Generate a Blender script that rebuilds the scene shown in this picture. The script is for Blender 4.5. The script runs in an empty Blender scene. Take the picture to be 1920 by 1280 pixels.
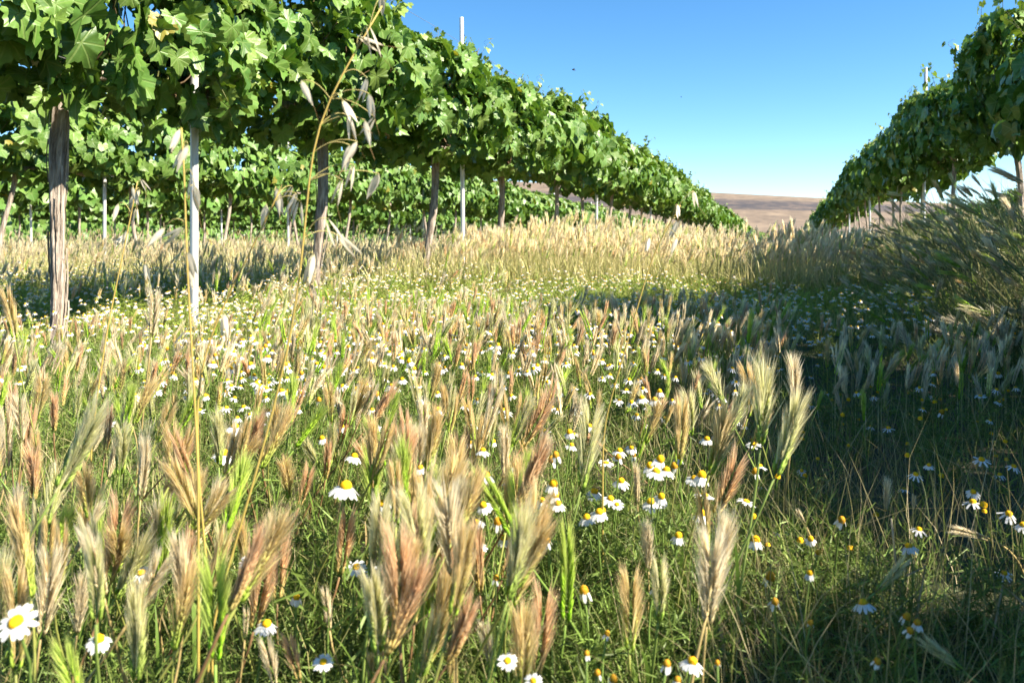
import bpy, math, random
import numpy as np
from mathutils import Vector, Matrix

# ------------------------------------------------------------------ camera, sky, sun, exposure
scene = bpy.context.scene
COL = scene.collection
F = 1500.0                       # focal length in photo pixels (1920 wide)
HORIZON = 440.0                  # row of the photo on which the horizon lies: the frame is a lower crop of a level view
YAW = math.atan(510.0 / F)
CAM_H = 0.42
cam_data = bpy.data.cameras.new("camera")
cam = bpy.data.objects.new("camera", cam_data)
COL.objects.link(cam)
cam.location = (0, 0, CAM_H)
cam.rotation_euler = (math.pi / 2, 0, YAW)
cam_data.shift_y = -(640 - HORIZON) / 1920.0
cam_data.sensor_width = 36.0
cam_data.lens = 36.0 * F / 1920.0
cam_data.clip_start = 0.02
cam_data.clip_end = 6000
cam_data.dof.use_dof = True
cam_data.dof.focus_distance = 1.5
cam_data.dof.aperture_fstop = 13.0
scene.camera = cam

SUN_EL = math.radians(42)
SUN_AZ = math.radians(93)        # clockwise from +Y (the direction of the rows)
SUN = Vector((math.sin(SUN_AZ) * math.cos(SUN_EL), math.cos(SUN_AZ) * math.cos(SUN_EL), math.sin(SUN_EL)))
world = bpy.data.worlds.new("World")
scene.world = world
world.use_nodes = True
wn = world.node_tree
wn.nodes.clear()
sky = wn.nodes.new("ShaderNodeTexSky")
sky.sky_type = 'NISHITA'
sky.sun_disc = False
sky.sun_elevation = SUN_EL
sky.sun_rotation = SUN_AZ
sky.altitude = 1200
sky.air_density = 0.8
sky.dust_density = 0.0
sky.ozone_density = 2.0
hs = wn.nodes.new("ShaderNodeHueSaturation")
hs.inputs["Saturation"].default_value = 1.25
hs.inputs["Hue"].default_value = 0.494
bg = wn.nodes.new("ShaderNodeBackground")
bg.inputs["Strength"].default_value = 0.08
wo = wn.nodes.new("ShaderNodeOutputWorld")
wn.links.new(sky.outputs[0], hs.inputs["Color"])
wn.links.new(hs.outputs[0], bg.inputs["Color"])
wn.links.new(bg.outputs[0], wo.inputs["Surface"])

sd = bpy.data.lights.new("sun", 'SUN')
sd.energy = 5.0
sd.angle = math.radians(0.5)
sd.color = (1.0, 0.91, 0.76)
so = bpy.data.objects.new("sun", sd)
COL.objects.link(so)
so.rotation_euler = SUN.to_track_quat('Z', 'Y').to_euler()
so.location = (10, 10, 12)

scene.view_settings.view_transform = 'Standard'
scene.view_settings.look = 'None'
scene.view_settings.exposure = 1.68
scene.view_settings.gamma = 1.0
scene.cycles.max_bounces = 7
scene.cycles.diffuse_bounces = 3
scene.cycles.glossy_bounces = 2
scene.cycles.transmission_bounces = 5
scene.cycles.caustics_reflective = False
scene.cycles.caustics_refractive = False

RNG = np.random.default_rng(7)
random.seed(7)
_sy, _cy = math.sin(YAW), math.cos(YAW)
_cm = Matrix.Translation(cam.location) @ cam.rotation_euler.to_matrix().to_4x4()
CAM_R = np.array(_cm.to_3x3())
CAM_P = np.array(cam.location)

def at(u, v, depth):
    """the point of the place that stands DEPTH metres along the view axis at a photo pixel"""
    return CAM_P + CAM_R @ np.array([(u - 960) / F * depth, -(v - HORIZON) / F * depth, -depth])

def project(P):
    q = (np.asarray(P) - CAM_P) @ CAM_R
    d = -q[..., 2]
    d = np.where(np.abs(d) < 1e-6, 1e-6, d)
    return 960 + F * q[..., 0] / d, HORIZON - F * q[..., 1] / d, d

ROW_L, ROW_R = -2.37, 1.45

def gz(x, y):
    """height of the ground"""
    x = np.asarray(x, float); y = np.asarray(y, float)
    drop = np.interp(y, [-60, 16, 26, 36, 54, 80, 125, 140, 200, 330, 520, 800, 1000, 1400, 3000],
                     [0, 0, -.27, -.42, -.95, -1.2, -1.35, -1.2, 1.5, 9, 22, 39, 46, 40, 20])
    far = np.clip((y - 150) / 500, 0, 1)
    drop = drop + far * (-np.clip(x, -500, 700) * 0.06 - 2.5 * np.sin(x * 0.006 + 1.0))
    near = 1 - np.clip((y - 30) / 60, 0, 1)
    b = .018 * np.sin(1.9 * x + .8 * y) * np.sin(1.3 * y - .6 * x + 1) + .012 * np.sin(4.1 * x - 2.2 * y + 2)
    ridge = .03 * np.exp(-((x - ROW_L) / .5) ** 2) - .08 * np.exp(-((x + 2.4) / .9) ** 2 - ((y - 2.5) / 1.2) ** 2) + .10 * np.exp(-((x - ROW_R) / .55) ** 2)
    track = -.05 * np.exp(-((x + .32) / .22) ** 2) * np.clip((y - 5) / 4, 0, 1)
    return drop + near * (b + ridge + track)

# ------------------------------------------------------------------ helpers
class MB:
    """collects geometry and links it as ONE mesh object"""
    def __init__(self):
        self.v, self.f3, self.f4, self.c, self.m3, self.m4, self.uv = [], [], [], [], [], [], []
        self.n = 0
    def add(self, v, f, col=(.5, .5, .5), mat=0, uv=None):
        v = np.asarray(v, float).reshape(-1, 3); f = np.asarray(f, int)
        col = np.asarray(col, float)
        if col.ndim == 1: col = np.tile(col, (len(v), 1))
        self.v.append(v); self.c.append(col)
        self.uv.append(np.zeros((len(v), 2)) if uv is None else np.asarray(uv, float))
        if f.shape[1] == 3: self.f3.append(f + self.n); self.m3.append(np.full(len(f), mat))
        else: self.f4.append(f + self.n); self.m4.append(np.full(len(f), mat))
        self.n += len(v)
        return self
    def tube(self, pts, rad, sides=6, col=(.5, .5, .5), mat=0, cap=True):
        pts = np.asarray(pts, float); n = len(pts)
        rad = np.broadcast_to(np.asarray(rad, float), (n,))
        t = np.gradient(pts, axis=0); t /= np.linalg.norm(t, axis=1)[:, None] + 1e-12
        up = np.array([0, 0, 1.]) if abs(t[0, 2]) < .9 else np.array([1., 0, 0])
        vs = []
        for i in range(n):
            a = np.cross(t[i], up); a /= np.linalg.norm(a) + 1e-12
            b = np.cross(t[i], a); up = np.cross(a, t[i]) if False else up
            an = np.linspace(0, 2 * np.pi, sides, endpoint=False)
            vs.append(pts[i] + rad[i] * (np.cos(an)[:, None] * a + np.sin(an)[:, None] * b))
        v = np.concatenate(vs)
        i, j = np.meshgrid(np.arange(n - 1), np.arange(sides), indexing='ij')
        i = i.ravel(); j = j.ravel(); k = (j + 1) % sides
        f = np.stack([i * sides + j, i * sides + k, (i + 1) * sides + k, (i + 1) * sides + j], 1)
        col = np.asarray(col, float)
        if col.ndim == 2 and len(col) == n: col = np.repeat(col, sides, axis=0)
        self.add(v, f, col, mat)
        if cap:
            top = np.arange((n - 1) * sides, n * sides) + self.n - n * sides
            c0 = np.asarray(col[-1] if col.ndim == 2 else col)
            self.add(pts[-1:] + t[-1:] * rad[-1] * .3, np.zeros((0, 3), int), c0)
            ti = np.arange(sides)
            self.f3.append(np.stack([top[ti], top[(ti + 1) % sides], np.full(sides, self.n - 1)], 1))
            self.m3.append(np.full(sides, mat))
        return self
    def mesh(self, name, mats, smooth=True):
        me = bpy.data.meshes.new(name)
        v = np.concatenate(self.v); c = np.concatenate(self.c); uv = np.concatenate(self.uv)
        f3 = np.concatenate(self.f3) if self.f3 else np.zeros((0, 3), int)
        f4 = np.concatenate(self.f4) if self.f4 else np.zeros((0, 4), int)
        m = np.concatenate(self.m3 + self.m4).astype(np.int32)
        me.vertices.add(len(v)); me.vertices.foreach_set("co", v.astype(np.float32).ravel())
        li = np.concatenate([f3.ravel(), f4.ravel()]).astype(np.int32)
        me.loops.add(len(li)); me.loops.foreach_set("vertex_index", li)
        starts = np.concatenate([np.arange(len(f3)) * 3, len(f3) * 3 + np.arange(len(f4)) * 4]).astype(np.int32)
        me.polygons.add(len(starts)); me.polygons.foreach_set("loop_start", starts)
        me.polygons.foreach_set("material_index", m)
        me.polygons.foreach_set("use_smooth", np.full(len(starts), smooth))
        a = me.attributes.new("tint", 'FLOAT_COLOR', 'POINT')
        a.data.foreach_set("color", np.concatenate([c, np.ones((len(c), 1))], 1).astype(np.float32).ravel())
        if uv.any():
            a = me.attributes.new("leaf_uv", 'FLOAT2', 'POINT')
            a.data.foreach_set("vector", uv.astype(np.float32).ravel())
        for x in (mats if isinstance(mats, (list, tuple)) else [mats]): me.materials.append(x)
        me.update(calc_edges=True); me.validate()
        return me
    def build(self, name, mats, parent=None, smooth=True):
        return link(name, self.mesh(name, mats, smooth), parent)

def link(name, me, parent=None):
    o = bpy.data.objects.new(name, me)
    COL.objects.link(o)
    if parent is not None: o.parent = parent
    return o

def empty(name, loc, rz=0.0):
    o = bpy.data.objects.new(name, None)
    o.empty_display_size = .05
    COL.objects.link(o)
    o.location = tuple(loc); o.rotation_euler = (0, 0, rz)
    return o

def tag(o, label=None, cat=None, group=None, kind=None):
    if label: o["label"] = label
    if cat: o["category"] = cat
    if group: o["group"] = group
    if kind: o["kind"] = kind
    return o

def copy_tree(o, parent=None):
    c = o.copy(); COL.objects.link(c)
    if parent is not None: c.parent = parent
    for ch in o.children: copy_tree(ch, c)
    return c

def unit(v):
    v = np.asarray(v, float)
    return v / (np.linalg.norm(v, axis=-1, keepdims=True) + 1e-12)

def frames(z, hint):
    """rotation matrices whose columns are x, y, z; z given, y as near to HINT as can be"""
    z = unit(z); y = hint - (hint * z).sum(-1, keepdims=True) * z; y = unit(y)
    x = np.cross(y, z)
    return np.stack([x, y, z], -1)

def scatter(mb, proto, P, R, S, colmul=None, mat=0):
    """PROTO (verts, faces, colours[, uv]) put down at every place at once"""
    v, f, c = proto[:3]; M = len(P)
    if M == 0: return
    S = np.asarray(S, float)
    if S.ndim == 1: S = np.repeat(S[:, None], 3, 1)
    w = np.einsum('mij,mnj->mni', R, v[None] * S[:, None, :]) + P[:, None, :]
    ff = (f[None] + (np.arange(M) * len(v))[:, None, None]).reshape(-1, f.shape[1])
    cc = np.tile(c[None], (M, 1, 1)) if colmul is None else c[None] * colmul[:, None, :]
    uv = np.tile(proto[3], (M, 1)) if len(proto) > 3 else None
    mb.add(w.reshape(-1, 3), ff, cc.reshape(-1, 3), mat, uv)

ORD = "first second third fourth fifth sixth seventh eighth ninth tenth eleventh twelfth thirteenth fourteenth fifteenth sixteenth seventeenth eighteenth nineteenth twentieth".split()
def ordinal(i):
    if i < 20: return ORD[i]
    t = "twenty thirty forty fifty sixty seventy eighty ninety".split()[(i + 1) // 10 - 2]
    return t.replace("ty", "tieth") if (i + 1) % 10 == 0 else t + "-" + ORD[(i + 1) % 10 - 1]

# ------------------------------------------------------------------ materials
def new_mat(name):
    m = bpy.data.materials.new(name); m.use_nodes = True
    nt = m.node_tree; nt.nodes.clear()
    out = nt.nodes.new("ShaderNodeOutputMaterial")
    return m, nt, out

def N(nt, typ, **kw):
    n = nt.nodes.new(typ)
    for k, v in kw.items():
        if k.startswith("_"): setattr(n, k[1:], v)
        else: n.inputs[k].default_value = v
    return n

def math_node(nt, op, a, b=None, clamp=False):
    n = nt.nodes.new("ShaderNodeMath"); n.operation = op; n.use_clamp = clamp
    for i, x in enumerate((a, b)):
        if x is None: continue
        if isinstance(x, (int, float)): n.inputs[i].default_value = x
        else: nt.links.new(x, n.inputs[i])
    return n.outputs[0]

def plant_mat(name, transl=.35, rough=.55, vary=.25, scale=30., spec=.3):
    """colour from the mesh's own tint, broken up by noise, light passing through thin parts"""
    m, nt, out = new_mat(name)
    at_ = N(nt, "ShaderNodeAttribute", _attribute_name="tint")
    geo = N(nt, "ShaderNodeNewGeometry")
    tc = N(nt, "ShaderNodeTexCoord")
    no = N(nt, "ShaderNodeTexNoise", Scale=scale, Detail=3.0)
    nt.links.new(tc.outputs["Object"], no.inputs["Vector"])
    mr = N(nt, "ShaderNodeMapRange")
    mr.inputs["To Min"].default_value = 1 - vary; mr.inputs["To Max"].default_value = 1 + vary
    nt.links.new(geo.outputs["Random Per Island"], mr.inputs["Value"])
    v2 = math_node(nt, 'MULTIPLY_ADD', no.outputs["Fac"], .6); nt.nodes[-1].inputs[2].default_value = .7
    val = math_node(nt, 'MULTIPLY', mr.outputs[0], v2)
    mul = N(nt, "ShaderNodeVectorMath", _operation='SCALE')
    nt.links.new(at_.outputs["Color"], mul.inputs[0]); nt.links.new(val, mul.inputs["Scale"])
    p = N(nt, "ShaderNodeBsdfPrincipled", Roughness=rough)
    p.inputs["Specular IOR Level"].default_value = spec
    nt.links.new(mul.outputs[0], p.inputs["Base Color"])
    t = N(nt, "ShaderNodeBsdfTranslucent")
    nt.links.new(mul.outputs[0], t.inputs["Color"])
    mx = N(nt, "ShaderNodeMixShader"); mx.inputs[0].default_value = transl
    nt.links.new(p.outputs[0], mx.inputs[1]); nt.links.new(t.outputs[0], mx.inputs[2])
    nt.links.new(mx.outputs[0], out.inputs["Surface"])
    return m

def leaf_mat():
    m, nt, out = new_mat("vine_leaf")
    at_ = N(nt, "ShaderNodeAttribute", _attribute_name="tint")
    uv = N(nt, "ShaderNodeAttribute", _attribute_name="leaf_uv")
    geo = N(nt, "ShaderNodeNewGeometry")
    sep = N(nt, "ShaderNodeSeparateXYZ"); nt.links.new(uv.outputs["Vector"], sep.inputs[0])
    ax = math_node(nt, 'ABSOLUTE', sep.outputs[0])
    y = sep.outputs[1]
    best = None
    for a in (0.0, 1.02, 2.0):                       # the main veins, mirrored about the midrib
        s, c = math.sin(a), math.cos(a)
        cr = math_node(nt, 'ABSOLUTE', math_node(nt, 'SUBTRACT', math_node(nt, 'MULTIPLY', ax, c), math_node(nt, 'MULTIPLY', y, s)))
        dt = math_node(nt, 'ADD', math_node(nt, 'MULTIPLY', ax, s), math_node(nt, 'MULTIPLY', y, c))
        pen = math_node(nt, 'MULTIPLY', math_node(nt, 'LESS_THAN', dt, 0.0), 5.0)
        d = math_node(nt, 'ADD', cr, pen)
        best = d if best is None else math_node(nt, 'MINIMUM', best, d)
    vein = N(nt, "ShaderNodeMapRange", _interpolation_type='SMOOTHSTEP')
    vein.inputs["From Min"].default_value = .012; vein.inputs["From Max"].default_value = .05
    vein.inputs["To Min"].default_value = 1; vein.inputs["To Max"].default_value = 0
    nt.links.new(best, vein.inputs["Value"])
    no = N(nt, "ShaderNodeTexNoise", Scale=5.0, Detail=4.0)
    nt.links.new(uv.outputs["Vector"], no.inputs["Vector"])
    mr = N(nt, "ShaderNodeMapRange"); mr.inputs["To Min"].default_value = .72; mr.inputs["To Max"].default_value = 1.3
    nt.links.new(geo.outputs["Random Per Island"], mr.inputs["Value"])
    v2 = math_node(nt, 'MULTIPLY_ADD', no.outputs["Fac"], .5); nt.nodes[-1].inputs[2].default_value = .75
    val = math_node(nt, 'MULTIPLY', mr.outputs[0], v2)
    mul = N(nt, "ShaderNodeVectorMath", _operation='SCALE')
    nt.links.new(at_.outputs["Color"], mul.inputs[0]); nt.links.new(val, mul.inputs["Scale"])
    mixc = N(nt, "ShaderNodeMix", _data_type='RGBA')
    nt.links.new(math_node(nt, 'MULTIPLY', vein.outputs[0], .55), mixc.inputs["Factor"])
    nt.links.new(mul.outputs[0], mixc.inputs[6]); mixc.inputs[7].default_value = (.22, .30, .09, 1)
    p = N(nt, "ShaderNodeBsdfPrincipled", Roughness=.42)
    p.inputs["Specular IOR Level"].default_value = .45
    nt.links.new(mixc.outputs[2], p.inputs["Base Color"])
    bmp = N(nt, "ShaderNodeBump", Strength=.35, Distance=.004)
    hgt = math_node(nt, 'SUBTRACT', no.outputs["Fac"], vein.outputs[0])
    nt.links.new(hgt, bmp.inputs["Height"]); nt.links.new(bmp.outputs[0], p.inputs["Normal"])
    t = N(nt, "ShaderNodeBsdfTranslucent")
    tm = N(nt, "ShaderNodeVectorMath", _operation='MULTIPLY'); tm.inputs[1].default_value = (1.2, 1.25, .5)
    nt.links.new(mixc.outputs[2], tm.inputs[0]); nt.links.new(tm.outputs[0], t.inputs["Color"])
    mx = N(nt, "ShaderNodeMixShader"); mx.inputs[0].default_value = .2
    nt.links.new(p.outputs[0], mx.inputs[1]); nt.links.new(t.outputs[0], mx.inputs[2])
    nt.links.new(mx.outputs[0], out.inputs["Surface"])
    return m

def ramp(nt, fac, stops):
    r = nt.nodes.new("ShaderNodeValToRGB")
    while len(r.color_ramp.elements) < len(stops): r.color_ramp.elements.new(.5)
    for e, (p, c) in zip(r.color_ramp.elements, stops): e.position = p; e.color = (*c, 1)
    nt.links.new(fac, r.inputs[0])
    return r.outputs[0]

def bark_mat():
    m, nt, out = new_mat("vine_bark")
    tc = N(nt, "ShaderNodeTexCoord")
    mp = N(nt, "ShaderNodeMapping"); mp.inputs["Scale"].default_value = (60, 60, 5)
    nt.links.new(tc.outputs["Object"], mp.inputs[0])
    no = N(nt, "ShaderNodeTexNoise", Scale=1.6, Detail=7.0, Roughness=.65)
    nt.links.new(mp.outputs[0], no.inputs["Vector"])
    no2 = N(nt, "ShaderNodeTexNoise", Scale=9.0, Detail=3.0)
    nt.links.new(tc.outputs["Object"], no2.inputs["Vector"])
    c = ramp(nt, no.outputs["Fac"], [(.26, (.055, .04, .032)), (.40, (.22, .175, .14)), (.53, (.43, .37, .31)), (.70, (.62, .56, .49))])
    mixc = N(nt, "ShaderNodeMix", _data_type='RGBA', _blend_type='MULTIPLY'); mixc.inputs["Factor"].default_value = .6
    nt.links.new(c, mixc.inputs[6])
    nt.links.new(ramp(nt, no2.outputs["Fac"], [(.3, (.55, .5, .45)), (.7, (1.1, 1.05, 1.0))]), mixc.inputs[7])
    p = N(nt, "ShaderNodeBsdfPrincipled", Roughness=.9)
    nt.links.new(mixc.outputs[2], p.inputs["Base Color"])
    b = N(nt, "ShaderNodeBump", Strength=1.0, Distance=.012)
    nt.links.new(no.outputs["Fac"], b.inputs["Height"]); nt.links.new(b.outputs[0], p.inputs["Normal"])
    nt.links.new(p.outputs[0], out.inputs["Surface"])
    return m

def steel_mat(name, lo, hi, metallic=.25, rough=.5):
    m, nt, out = new_mat(name)
    tc = N(nt, "ShaderNodeTexCoord")
    mp = N(nt, "ShaderNodeMapping"); mp.inputs["Scale"].default_value = (25, 25, 4)
    nt.links.new(tc.outputs["Object"], mp.inputs[0])
    no = N(nt, "ShaderNodeTexNoise", Scale=2.0, Detail=5.0)
    nt.links.new(mp.outputs[0], no.inputs["Vector"])
    p = N(nt, "ShaderNodeBsdfPrincipled", Roughness=rough, Metallic=metallic)
    nt.links.new(ramp(nt, no.outputs["Fac"], [(.3, lo), (.7, hi)]), p.inputs["Base Color"])
    nt.links.new(p.outputs[0], out.inputs["Surface"])
    return m

def ground_mat():
    m, nt, out = new_mat("meadow_soil")
    tc = N(nt, "ShaderNodeTexCoord")
    n1 = N(nt, "ShaderNodeTexNoise", Scale=1.3, Detail=5.0); nt.links.new(tc.outputs["Object"], n1.inputs["Vector"])
    n2 = N(nt, "ShaderNodeTexNoise", Scale=45.0, Detail=6.0, Roughness=.7); nt.links.new(tc.outputs["Object"], n2.inputs["Vector"])
    a = ramp(nt, n2.outputs["Fac"], [(.3, (.022, .016, .010)), (.55, (.06, .044, .026)), (.75, (.15, .11, .065))])
    b = ramp(nt, n2.outputs["Fac"], [(.3, (.020, .026, .008)), (.6, (.06, .07, .02)), (.8, (.13, .12, .04))])
    mixc = N(nt, "ShaderNodeMix", _data_type='RGBA')
    nt.links.new(ramp(nt, n1.outputs["Fac"], [(.4, (0, 0, 0)), (.6, (1, 1, 1))]), mixc.inputs["Factor"])
    nt.links.new(a, mixc.inputs[6]); nt.links.new(b, mixc.inputs[7])
    p = N(nt, "ShaderNodeBsdfPrincipled", Roughness=.95)
    nt.links.new(mixc.outputs[2], p.inputs["Base Color"])
    bp = N(nt, "ShaderNodeBump", Strength=.8, Distance=.02)
    nt.links.new(n2.outputs["Fac"], bp.inputs["Height"]); nt.links.new(bp.outputs[0], p.inputs["Normal"])
    nt.links.new(p.outputs[0], out.inputs["Surface"])
    return m

def hill_mat():
    m, nt, out = new_mat("dry_field")
    tc = N(nt, "ShaderNodeTexCoord")
    sep = N(nt, "ShaderNodeSeparateXYZ"); nt.links.new(tc.outputs["Object"], sep.inputs[0])
    mp = N(nt, "ShaderNodeMapping"); mp.inputs["Scale"].default_value = (.006, .02, .02)
    nt.links.new(tc.outputs["Object"], mp.inputs[0])
    n1 = N(nt, "ShaderNodeTexNoise", Scale=1.0, Detail=6.0); nt.links.new(mp.outputs[0], n1.inputs["Vector"])
    mp2 = N(nt, "ShaderNodeMapping"); mp2.inputs["Scale"].default_value = (.12, .03, .1)
    nt.links.new(tc.outputs["Object"], mp2.inputs[0])
    n2 = N(nt, "ShaderNodeTexNoise", Scale=1.0, Detail=7.0, Roughness=.7); nt.links.new(mp2.outputs[0], n2.inputs["Vector"])
    base = ramp(nt, n2.outputs["Fac"], [(.32, (.095, .067, .042)), (.5, (.165, .118, .076)), (.66, (.235, .172, .11))])
    dark = ramp(nt, n2.outputs["Fac"], [(.35, (.032, .027, .030)), (.5, (.06, .047, .043)), (.65, (.15, .105, .075))])
    yy = math_node(nt, 'ADD', sep.outputs[1], math_node(nt, 'MULTIPLY', n1.outputs["Fac"], 190.0))
    yy = math_node(nt, 'ADD', yy, math_node(nt, 'MULTIPLY', sep.outputs[0], -.25))
    band = ramp(nt, math_node(nt, 'DIVIDE', yy, 1500.0), [(.30, (0, 0, 0)), (.335, (1, 1, 1)), (.42, (1, 1, 1)), (.47, (0, 0, 0))])
    mixc = N(nt, "ShaderNodeMix", _data_type='RGBA')
    nt.links.new(band, mixc.inputs["Factor"]); nt.links.new(base, mixc.inputs[6]); nt.links.new(dark, mixc.inputs[7])
    p = N(nt, "ShaderNodeBsdfPrincipled", Roughness=.95)
    nt.links.new(mixc.outputs[2], p.inputs["Base Color"])
    nt.links.new(p.outputs[0], out.inputs["Surface"])
    return m

M_LEAF = leaf_mat()
M_BARK = bark_mat()
M_POST = steel_mat("galvanised_post", (.50, .50, .50), (.74, .74, .73))
M_WIRE = steel_mat("trellis_wire", (.25, .25, .26), (.4, .4, .4), .6, .4)
M_STEM = plant_mat("green_stem", .15, .5, .2)
M_EAR = plant_mat("barley_ear", .58, .5, .22, 60.)
M_GRASS = plant_mat("grass_blade", .42, .5, .35, 8.)
M_HERB = plant_mat("chamomile_leaf", .3, .5, .3, 12.)
M_PETAL = plant_mat("petal", .35, .6, .08, 40., .2)
M_DISC = plant_mat("flower_disc", .05, .8, .15, 400., .1)
M_OAT = plant_mat("oat_husk", .45, .4, .15, 80., .4)
M_INSECT = plant_mat("insect_body", .0, .4, .1, 50., .5)

# ------------------------------------------------------------------ ground and hill
def sheet(xs, ys, name, mat):
    X, Y = np.meshgrid(xs, ys, indexing='xy')
    Z = gz(X, Y)
    nx, ny = len(xs), len(ys)
    i, j = np.meshgrid(np.arange(ny - 1), np.arange(nx - 1), indexing='ij')
    i = i.ravel(); j = j.ravel()
    f = np.stack([i * nx + j, i * nx + j + 1, (i + 1) * nx + j + 1, (i + 1) * nx + j], 1)
    b = MB(); b.add(np.stack([X, Y, Z], -1).reshape(-1, 3), f, (.3, .25, .15))
    return tag(b.build(name, mat), kind="structure")
xs_near = np.concatenate([-np.geomspace(1600, 8, 26), np.arange(-7.5, 4.01, .11), np.geomspace(4.4, 1600, 26)])
ys_near = np.concatenate([-np.geomspace(60, 1.5, 8), np.arange(-1, 9, .11), np.geomspace(9.2, 140, 50)])
sheet(xs_near, ys_near, "meadow_ground", ground_mat())
sheet(np.linspace(-1600, 2400, 90), np.concatenate([np.linspace(140, 1400, 70), np.linspace(1500, 3000, 8)]), "hill", hill_mat())

# ------------------------------------------------------------------ grapevines
def leaf_proto(nout, seed, lod):
    r_ = np.random.default_rng(seed)
    th = np.linspace(-np.pi, np.pi, nout, endpoint=False) + np.pi / nout
    def rad(t):
        a = np.abs(t)
        r = .64 + .38 * np.exp(-(t / .34) ** 2) + .25 * np.exp(-((a - 1.04) / .28) ** 2) + .17 * np.exp(-((a - 2.02) / .36) ** 2)
        return r * (1 - .78 * np.exp(-((a - np.pi) / .28) ** 2))
    r = rad(th)
    if lod == 0: r = r * (1 + .075 * np.where(np.arange(nout) % 2 == 0, 1, -1) + r_.normal(0, .025, nout))
    elif lod == 1: r = r * (1 + r_.normal(0, .05, nout))
    rings = (.5, 1.0) if lod == 0 else (1.0,)
    vs, uv = [np.zeros((1, 3))], [np.zeros((1, 2))]
    fold, cup, rp, ph = r_.uniform(.05, .38), r_.uniform(.02, .25), r_.uniform(.03, .09), r_.uniform(0, 6)
    for q in rings:
        x = q * r * np.sin(th); y = q * r * np.cos(th); d2 = x * x + y * y
        z = fold * np.abs(x) - cup * d2 * 1.2 - .18 * np.clip(y, 0, 2) ** 2 + rp * np.sin(5 * th + ph) * q * q + rp * .6 * np.sin(11 * th + 2 * ph) * q * q
        vs.append(np.stack([x, y, z], 1)); uv.append(np.stack([x, y], 1))
    v = np.concatenate(vs); uv = np.concatenate(uv)
    k = np.arange(nout); k2 = (k + 1) % nout
    keep = k != nout - 1                                # the open sinus at the leaf stalk
    f = [np.stack([np.zeros(nout, int), 1 + k2, 1 + k], 1)[keep]]
    if len(rings) == 2:
        a, b_ = 1 + k, 1 + k2; c, d = 1 + nout + k2, 1 + nout + k
        f += [np.stack([a, b_, c], 1)[keep], np.stack([a, c, d], 1)[keep]]
    f = np.concatenate(f)
    return (v, f, np.ones((len(v), 3)), uv)

LEAFS = {0: [leaf_proto(34, s, 0) for s in range(7)], 1: [leaf_proto(15, 20 + s, 1) for s in range(5)], 2: [leaf_proto(7, 40 + s, 2) for s in range(4)]}

def put_leaves(mb, lod, P, nrm, tip, size, col):
    g = LEAFS[lod]
    R = frames(nrm, tip)
    # columns x, y(tip), z(normal)
    pick = RNG.integers(0, len(g), len(P))
    for k in range(len(g)):
        s = pick == k
        scatter(mb, g[k], P[s], R[s], size[s], col[s])

def leaf_cols(n, young):
    a = np.array([.066, .150, .022]); b = np.array([.122, .232, .044]); y = np.array([.27, .34, .07])
    t = RNG.random((n, 1)); c = a + (b - a) * t
    c = c + (y - c) * np.asarray(young).reshape(-1, 1)
    old = RNG.random(n) < .006                           # a few yellowed leaves
    c[old] = np.array([.34, .30, .05]) * RNG.uniform(.7, 1.1, (old.sum(), 1))
    return c

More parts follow.
